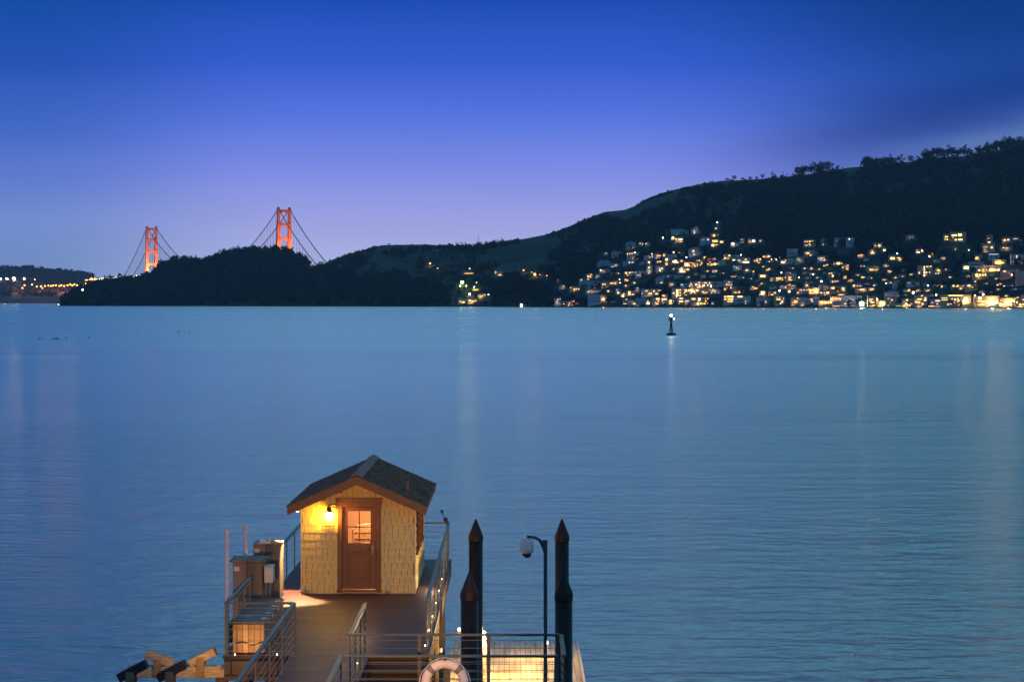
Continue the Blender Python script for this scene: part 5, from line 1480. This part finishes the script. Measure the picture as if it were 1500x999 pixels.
pvc = mat("pale_pipe", (.50, .40, .38), .5, .15, 3)
for x, y, z, lab in ((-6.12, 44.0, 5.06, "pale round pole in the water in front of the meter-box cabinet"), (-6.38, 49.0, 4.62, "pale round pole in the water beside the tall cabinet")):
    pr = empty("mooring_pole", (x, y, 0), 0, lab, "pole", "pale round poles beside the platform")
    MB().lathe([(.05, -5), (.05, z)], 14).build("pole", pvc, pr, True)
    MB().lathe([(.054, z - .08), (.056, z), (.05, z + .012), (.01, z + .014)], 14).build("cap", pvc, pr)

# ------------------------------------------------------------------ mooring piles
blk = mat("black_pile_sleeve", (.010, .006, .005), .45, .5, 2, (3, 3, .3), .12, spec=.3)
blk2 = mat("black_pile_cap", (.014, .010, .009), .5, .3, 3, spec=.25)
for x, y, lab in ((-.83, 40, "thick black mooring pile nearer the life ring, overlapping the one behind"), (1.01, 40, "thick black mooring pile beside the camera pole at the landing's end"),
                  (-.89, 50.4, "taller-looking black mooring pile standing behind the pile near the life ring"), (1.23, 50.4, "taller-looking black mooring pile standing behind the camera pole")):
    pr = empty("mooring_pile", (x, y, 0), 0, lab, "mooring pile", "black mooring piles with pointed caps")
    zt = 4.70 if y == 40 else 4.62
    MB().lathe([(.172, -5), (.172, zt - .5)], 24).build("shaft", blk, pr, True)
    MB().lathe([(.181, zt - .54), (.183, zt - .42), (.178, zt - .40), (.02, zt), (.004, zt + .005)], 24).build("cap", blk2, pr)

# ------------------------------------------------------------------ floating dock and its light
fd = empty("floating_dock", (.08, 47.5, .2), 0, "floating dock lit pale gold, between the black mooring piles", "dock")
fl_wood = planks("float_boards", (.46, .38, .27), (.38, .31, .22), (.06, .05, .04), .14, 3.2, 'x', .55)
pb(MB().box((-1.6, 38, .44), (1.78, 57, .5)), "deck", fl_wood, fd)
pb(MB().box((-1.58, 38.02, -.15), (-1.45, 56.98, .438)).box((1.63, 38.02, -.15), (1.76, 56.98, .438)).box((-1.45, 38.03, -.15), (1.63, 38.15, .438)).box((-1.45, 56.85, -.15), (1.63, 56.97, .438)), "pontoon", beam_wood, fd)
pb(MB().box((-1.66, 38, .3), (-1.6, 57, .52)).box((1.78, 38, .3), (1.84, 57, .52)), "fender", mat("pale_fender", (.45, .42, .38), .5), fd)
for x, y in ((-.83, 40), (1.01, 40), (-.89, 50.4), (1.23, 50.4)):
    pb(MB().box((x - .3, y - .3, .5), (x + .3, y - .22, .6)).box((x - .3, y + .22, .5), (x + .3, y + .3, .6)).box((x - .3, y - .22, .5), (x - .22, y + .22, .6)).box((x + .22, y - .22, .5), (x + .3, y + .22, .6)), "pile_guide", screw, fd)
pd = empty("dock_light_pedestal", (-.74, 52.0, .5), 0, "slim white dock pedestal with a glowing lamp beside the mooring pile", "dock light")
MB().box((-.075, -.075, 0), (.075, .075, .98)).build("post", white_m, pd, bevel=.01)
MB().box((-.06, -.06, .98), (.06, .06, 1.08)).build("lamp", emis("pedestal_lamp", (1, .80, .46), 26), pd)
MB().lathe([(.09, 1.08), (.085, 1.10), (.02, 1.13)], 12).build("cap", white_m, pd)
MB().box((.06, -.05, .45), (.16, .05, .8)).build("socket_box", white_m, pd)
point("dock_pedestal_light", (-.30, 51.5, 1.75), 520, (1, .58, .17), .08)
pd2 = empty("dock_light_pedestal", (.9, 54.6, .5), 0, "low white dock lamp at the far end of the lit floating dock", "dock light")
MB().box((-.05, -.05, 0), (.05, .05, .35)).build("post", white_m, pd2)
MB().box((-.055, -.055, .35), (.055, .055, .42)).build("lamp", emis("dock_lamp_b", (1, .80, .46), 12), pd2)
point("dock_light_low", (.5, 54.2, 1.3), 120, (1, .58, .19), .08)
ul = empty("added_edge_lamp", (-1.66, 47.2, 1.9), 0, "added small lamp fitting under the platform edge, brightening its side and the floating dock", "lamp")
MB().box((-.04, -.06, 0), (.03, .06, .1)).build("housing", screw, ul)  # lamp and fitting added to brighten the platform's side beam
MB().box((.031, -.05, .01), (.04, .05, .09)).build("lens", emis("added_edge_lens", (1, .6, .24), 14), ul)
point("added_edge_lamp_light", (-1.25, 46.6, 1.7), 70, (1, .52, .14), .06)
point("added_walkway_glow", (-2.0, 51.2, 3.05), 16, (1, .70, .36), .04)  # light added to brighten the hut's side wall, no fitting modelled
# small lamp fitting on the landing's railing
rl = empty("rail_lamp", (-.97, 37.62, DZ + 1.09), 0, "small glowing lamp fixed on the landing railing's handrail", "lamp")
MB().box((-.03, -.03, 0), (.03, .03, .05)).build("bracket", screw, rl)
MB().lathe([(.015, .05), (.022, .06), (.022, .09), (.01, .1)], 10).build("bulb", emis("rail_bulb", (1, .74, .42), 16), rl)
point("rail_lamp_light", (-.97, 37.72, DZ + .9), 9, (1, .66, .3), .04)

# ------------------------------------------------------------------ security camera on its pole
sc_ = empty("security_camera", (.614, 37.66, DZ), 0, "white dome security camera hanging from a dark curved pole on the landing", "camera")
dk_m = mat("dark_pole_paint", (.035, .037, .042), .4, .2, 4)
MB().box((-.034, -.034, 0), (.034, .034, 2.78)).box((-.09, -.09, 0), (.09, .09, .015)).build("pole", dk_m, sc_)
am = MB().box((-.05, -.04, 2.58), (.036, .04, 2.8))
pts = [(-.03, 0, 2.68), (-.08, 0, 2.76), (-.14, 0, 2.82), (-.22, 0, 2.85), (-.34, 0, 2.86)]
am.path(pts, .026, 8).prism([(-.04, 2.6), (-.13, 2.8), (-.1, 2.83), (-.035, 2.75)], -.02, .02)
am.build("arm", dk_m, sc_)
MB().lathe([(.05, 2.83), (.10, 2.815), (.122, 2.74), (.128, 2.63), (.122, 2.58), (.085, 2.555)], 20, (-.34, 0, 0)).build("housing", mat("white_housing", (.80, .56, .50), .45, .06, 3), sc_, True)
MB().lathe([(.088, 2.556), (.085, 2.53), (.06, 2.49), (.03, 2.472), (.005, 2.468)], 18, (-.34, 0, 0)).build("dome", mat("smoked_dome", (.012, .012, .014), .08, .1, 2), sc_, True)

# ------------------------------------------------------------------ life ring on the near landing railing
lr = empty("life_ring", (-1.153, 35.20, 3.43), 0, "white life ring hanging on the landing railing", "life ring")


def torus(mb, R_, r_, a0, a1, n, m, pad=0):
    vs, fs = [], []
    full = abs(a1 - a0 - 2 * math.pi) < 1e-6
    k = n if full else n + 1
    for i in range(k):
        a_ = a0 + (a1 - a0) * i / n
        for j in range(m):
            b_ = 2 * math.pi * j / m
            q = R_ + (r_ + pad) * math.cos(b_)
            vs.append((q * math.cos(a_), (r_ + pad) * .8 * math.sin(b_), q * math.sin(a_)))
    for i in range(n):
        for j in range(m):
            i2 = (i + 1) % k
            fs.append((i * m + j, i * m + (j + 1) % m, i2 * m + (j + 1) % m, i2 * m + j))
    return mb.add(vs, fs)


torus(MB(), .33, .078, 0, 2 * math.pi, 40, 14).build("ring", mat("life_ring_vinyl", (.80, .70, .66), .5, .1, 4), lr, True)
for k in range(4):
    a_ = math.pi / 4 + k * math.pi / 2
    torus(MB(), .33, .078, a_ - .13, a_ + .13, 5, 14, .004).build("band", mat("grey_band", (.22, .20, .20), .5), lr, True)
rp = MB()
for k in range(4):
    a0 = math.pi / 4 + k * math.pi / 2
    rp.path([((.42 + .02 * math.sin(math.pi * i / 6)) * math.cos(a0 + i * math.pi / 12), -.02, (.42 + .02 * math.sin(math.pi * i / 6)) * math.sin(a0 + i * math.pi / 12)) for i in range(7)], .008, 5)
rp.build("grab_rope", mat("rope_white", (.6, .56, .5), .8), lr)
MB().box((-.025, .068, -.05), (.025, .1, .46)).box((-.025, -.09, .40), (.025, .068, .43)).build("hook", dk_m, lr)

# ------------------------------------------------------------------ boat cradle beside the platform
gold_wood = mat("bare_timber", (.34, .23, .14), .75, .5, 9, (.6, .6, 3), .3)
dark_wood = mat("dark_timber", (.20, .12, .06), .8, .35, 4)
carpet = mat("dark_bunk_carpet", (.028, .022, .020), .95, .3, 12)
bl = empty("boat_lift", (-7.2, 43.0, 0), 0, "timber boat lift with golden cross beam beside the platform, tilted cradle pads on top", "boat lift")
pb(MB().box((-8.05, 42.9, 2.10), (-5.92, 43.15, 2.33)), "cross_beam", gold_wood, bl, bevel=.01)
pb(MB().box((-7.95, 42.2, 1.86), (-5.95, 42.5, 1.98)), "lower_beam", mat("white_beam_paint", (.6, .57, .5), .5), bl, bevel=.008)
pb(MB().box((-8.3, 39.9, 1.95), (-5.92, 40.14, 2.16)), "cross_beam", gold_wood, bl, bevel=.01)
for x in (-8.0, -6.1):
    pb(MB().lathe([(.13, -5), (.13, 2.09)], 12, (x, 43.03, 0)), "pile", pile_wood, bl)
    pb(MB().lathe([(.13, -5), (.13, 1.94)], 12, (x, 40.02, 0)), "pile", pile_wood, bl)
for cx_, cz_, yy, tilt, m_, L in ((234, 964, 43.02, 20, gold_wood, .60), (297, 962, 43.02, -26, gold_wood, .60), (194.5, 982, 40.0, -27, carpet, .60), (252, 982, 40.0, -27, carpet, .60)):
    c_ = px(cx_, cz_, yy)
    M = Matrix.Translation(c_) @ Matrix.Rotation(R(tilt), 4, 'Y')
    pb(MB().box((-L / 2, -.13, -.085), (L / 2, .13, .085), M), "cradle_pad", m_, bl, bevel=.012)
    zb = 2.33 if yy > 42 else 2.16
    sx = -1 if tilt > 0 else 1
    hgt_ = max(.12, c_.z - zb)
    for dy_ in (-.155, .135):
        pb(MB().prism([(c_.x - .11, zb - .24), (c_.x + .05, zb - .24), (c_.x + .05, c_.z + .0), (c_.x - .11, c_.z + .0)], yy + dy_, yy + dy_ + .03), "bracket", dark_wood, bl)

# floodlight assumed under the platform's edge, added to light the cradle and piles
uf = empty("assumed_underdeck_floodlight", (-5.98, 41.9, 2.5), 0, "assumed small floodlight fitting under the platform edge, to light the boat lift", "floodlight")
MB().box((-.05, -.06, -.05), (.05, .06, .05)).build("housing", screw, uf)
spot("assumed_underdeck_beam", (-6.06, 41.6, 3.1), (-7.3, 42.3, 2.2), 75, (1, .62, .22), 120, .6, .05)

# unseen lamp post assumed further back on the gangway, to light hut and deck
gp = empty("assumed_gangway_lamp", (-2.72, 15.4, DZ), 0, "lamp post on the gangway's rail side, facing the hut", "lamp post")
MB().box((-.04, -.04, 0), (.04, .04, 4.0)).build("post", dk_m, gp)
MB().box((-.09, -.06, 4.0), (.09, .08, 4.13)).build("housing", dk_m, gp)
MB().box((-.07, .081, 4.02), (.07, .084, 4.11)).build("lens", emis("assumed_gangway_lens", (1, .72, .4), 20), gp)
spot("assumed_gangway_beam", (-2.72, 15.52, DZ + 4.06), (-3.6, 50.3, 3.7), 16000, (1, .46, .13), 19, .5, .05)

# small spotlight on the far railing corner
fs_ = empty("corner_spotlight", (-1.80, 56.4, DZ + 1.09), 0, "tiny dark spotlight with a stalk on the far railing corner", "spotlight")
MB().lathe([(.05, 0), (.05, .04), (.03, .06)], 10).tube((0, 0, .05), (-.06, 0, .12), .06, 8).build("body", dk_m, fs_)
MB().tube((-.05, 0, .1), (-.12, 0, .27), .012, 6).lathe([(.02, .26), (.045, .29), (.04, .33), (.01, .35)], 8, (-.13, 0, 0)).build("stalk", dk_m, fs_)

# ------------------------------------------------------------------ buoy and birds
nb = empty("navigation_buoy", (45.7, 588, 0), R(12), "dark navigation buoy with a lit lantern, alone on the open bay", "buoy")
by_m = mat("dark_buoy_steel", (.03, .035, .03), .5, .3, 2)
MB().lathe([(1.1, -.5), (1.38, -.2), (1.38, .5), (1.2, .62), (.5, .7)], 20).build("float", by_m, nb)
tw = MB()
for k in range(4):
    a_ = k * math.pi / 2 + .7
    tw.tube((.62 * math.cos(a_), .62 * math.sin(a_), .6), (.2 * math.cos(a_), .2 * math.sin(a_), 4.1), .07, 6)
for z, r_ in ((1.4, .52), (2.3, .40), (3.2, .31)):
    for k in range(4):
        a_, b_ = k * math.pi / 2 + .7, (k + 1) * math.pi / 2 + .7
        tw.tube((r_ * math.cos(a_), r_ * math.sin(a_), z), (r_ * math.cos(b_), r_ * math.sin(b_), z), .05, 5)
tw.lathe([(.16, .6), (.14, 4.1)], 8)
tw.build("tower", by_m, nb)
cg = MB()
for z in (4.1, 4.65, 5.2):
    cg.path([(.72 * math.cos(k * math.pi / 6), .72 * math.sin(k * math.pi / 6), z) for k in range(13)], .05, 5)
for k in range(6):
    cg.tube((.72 * math.cos(k * math.pi / 3), .72 * math.sin(k * math.pi / 3), 4.1), (.72 * math.cos(k * math.pi / 3), .72 * math.sin(k * math.pi / 3), 5.2), .05, 5)
cg.box((-.45, -.05, 4.2), (-.05, .05, 5.0)).box((-.7, -.7, 4.06), (.7, .7, 4.12)).lathe([(.3, 4.12), (.28, 5.1), (.1, 5.2)], 8)
cg.build("cage", by_m, nb)
MB().lathe([(.12, 5.3), (.3, 5.45), (.32, 5.75), (.12, 5.95)], 10).build("lantern", emis("buoy_lantern", (1, .90, .72), 40), nb, True)
MB().lathe([(.05, 4.5), (.15, 4.6), (.15, 4.75), (.05, 4.85)], 8, (.75, -.3, 0)).build("lamp", emis("buoy_lamp", (1, .97, .92), 12), nb)
bm_ = mat("dark_plumage", (.03, .03, .032), .8, .3, 3)
bd = MB()
prof = [(-.26, .02), (-.2, .07), (-.08, .11), (.06, .12), (.17, .09), (.23, .03)]
vs, fs = [], []
for k, (x, r_) in enumerate(prof):
    for i in range(8):
        a_ = 2 * math.pi * i / 8
        vs.append((x, r_ * math.cos(a_), .06 + r_ * .85 * math.sin(a_)))
for k in range(len(prof) - 1):
    for i in range(8):
        fs.append((k * 8 + i, k * 8 + (i + 1) % 8, (k + 1) * 8 + (i + 1) % 8, (k + 1) * 8 + i))
bd.add(vs, fs).tube((.17, 0, .1), (.22, 0, .3), .04, 7, .03).lathe([(.02, .27), (.055, .31), (.055, .35), (.02, .39)], 8, (.23, 0, 0)).tube((.27, 0, .33), (.36, 0, .315), .016, 5, .004).tube((-.24, 0, .07), (-.36, 0, .1), .03, 5, .01)
bme = bd.mesh("water_bird", bm_)
for k, (x, y) in enumerate(((57, 497), (61, 497.6), (79, 497.3), (83, 496.8), (85, 497.2), (97, 496.4), (130, 495.5), (262, 487), (278, 487.4))):
    D = EYE * F / (y - Y0)
    o = link("water_bird", bme)
    o.location = ((x - 750) * D / F, D, 0)
    o.rotation_euler = (0, 0, rnd.uniform(0, 6.28))
    s = rnd.uniform(1.2, 1.6)
    o.scale = (s, s, s)
    tag(o, "dark water bird floating on the open bay far from the pier", "bird", "birds resting on the bay")
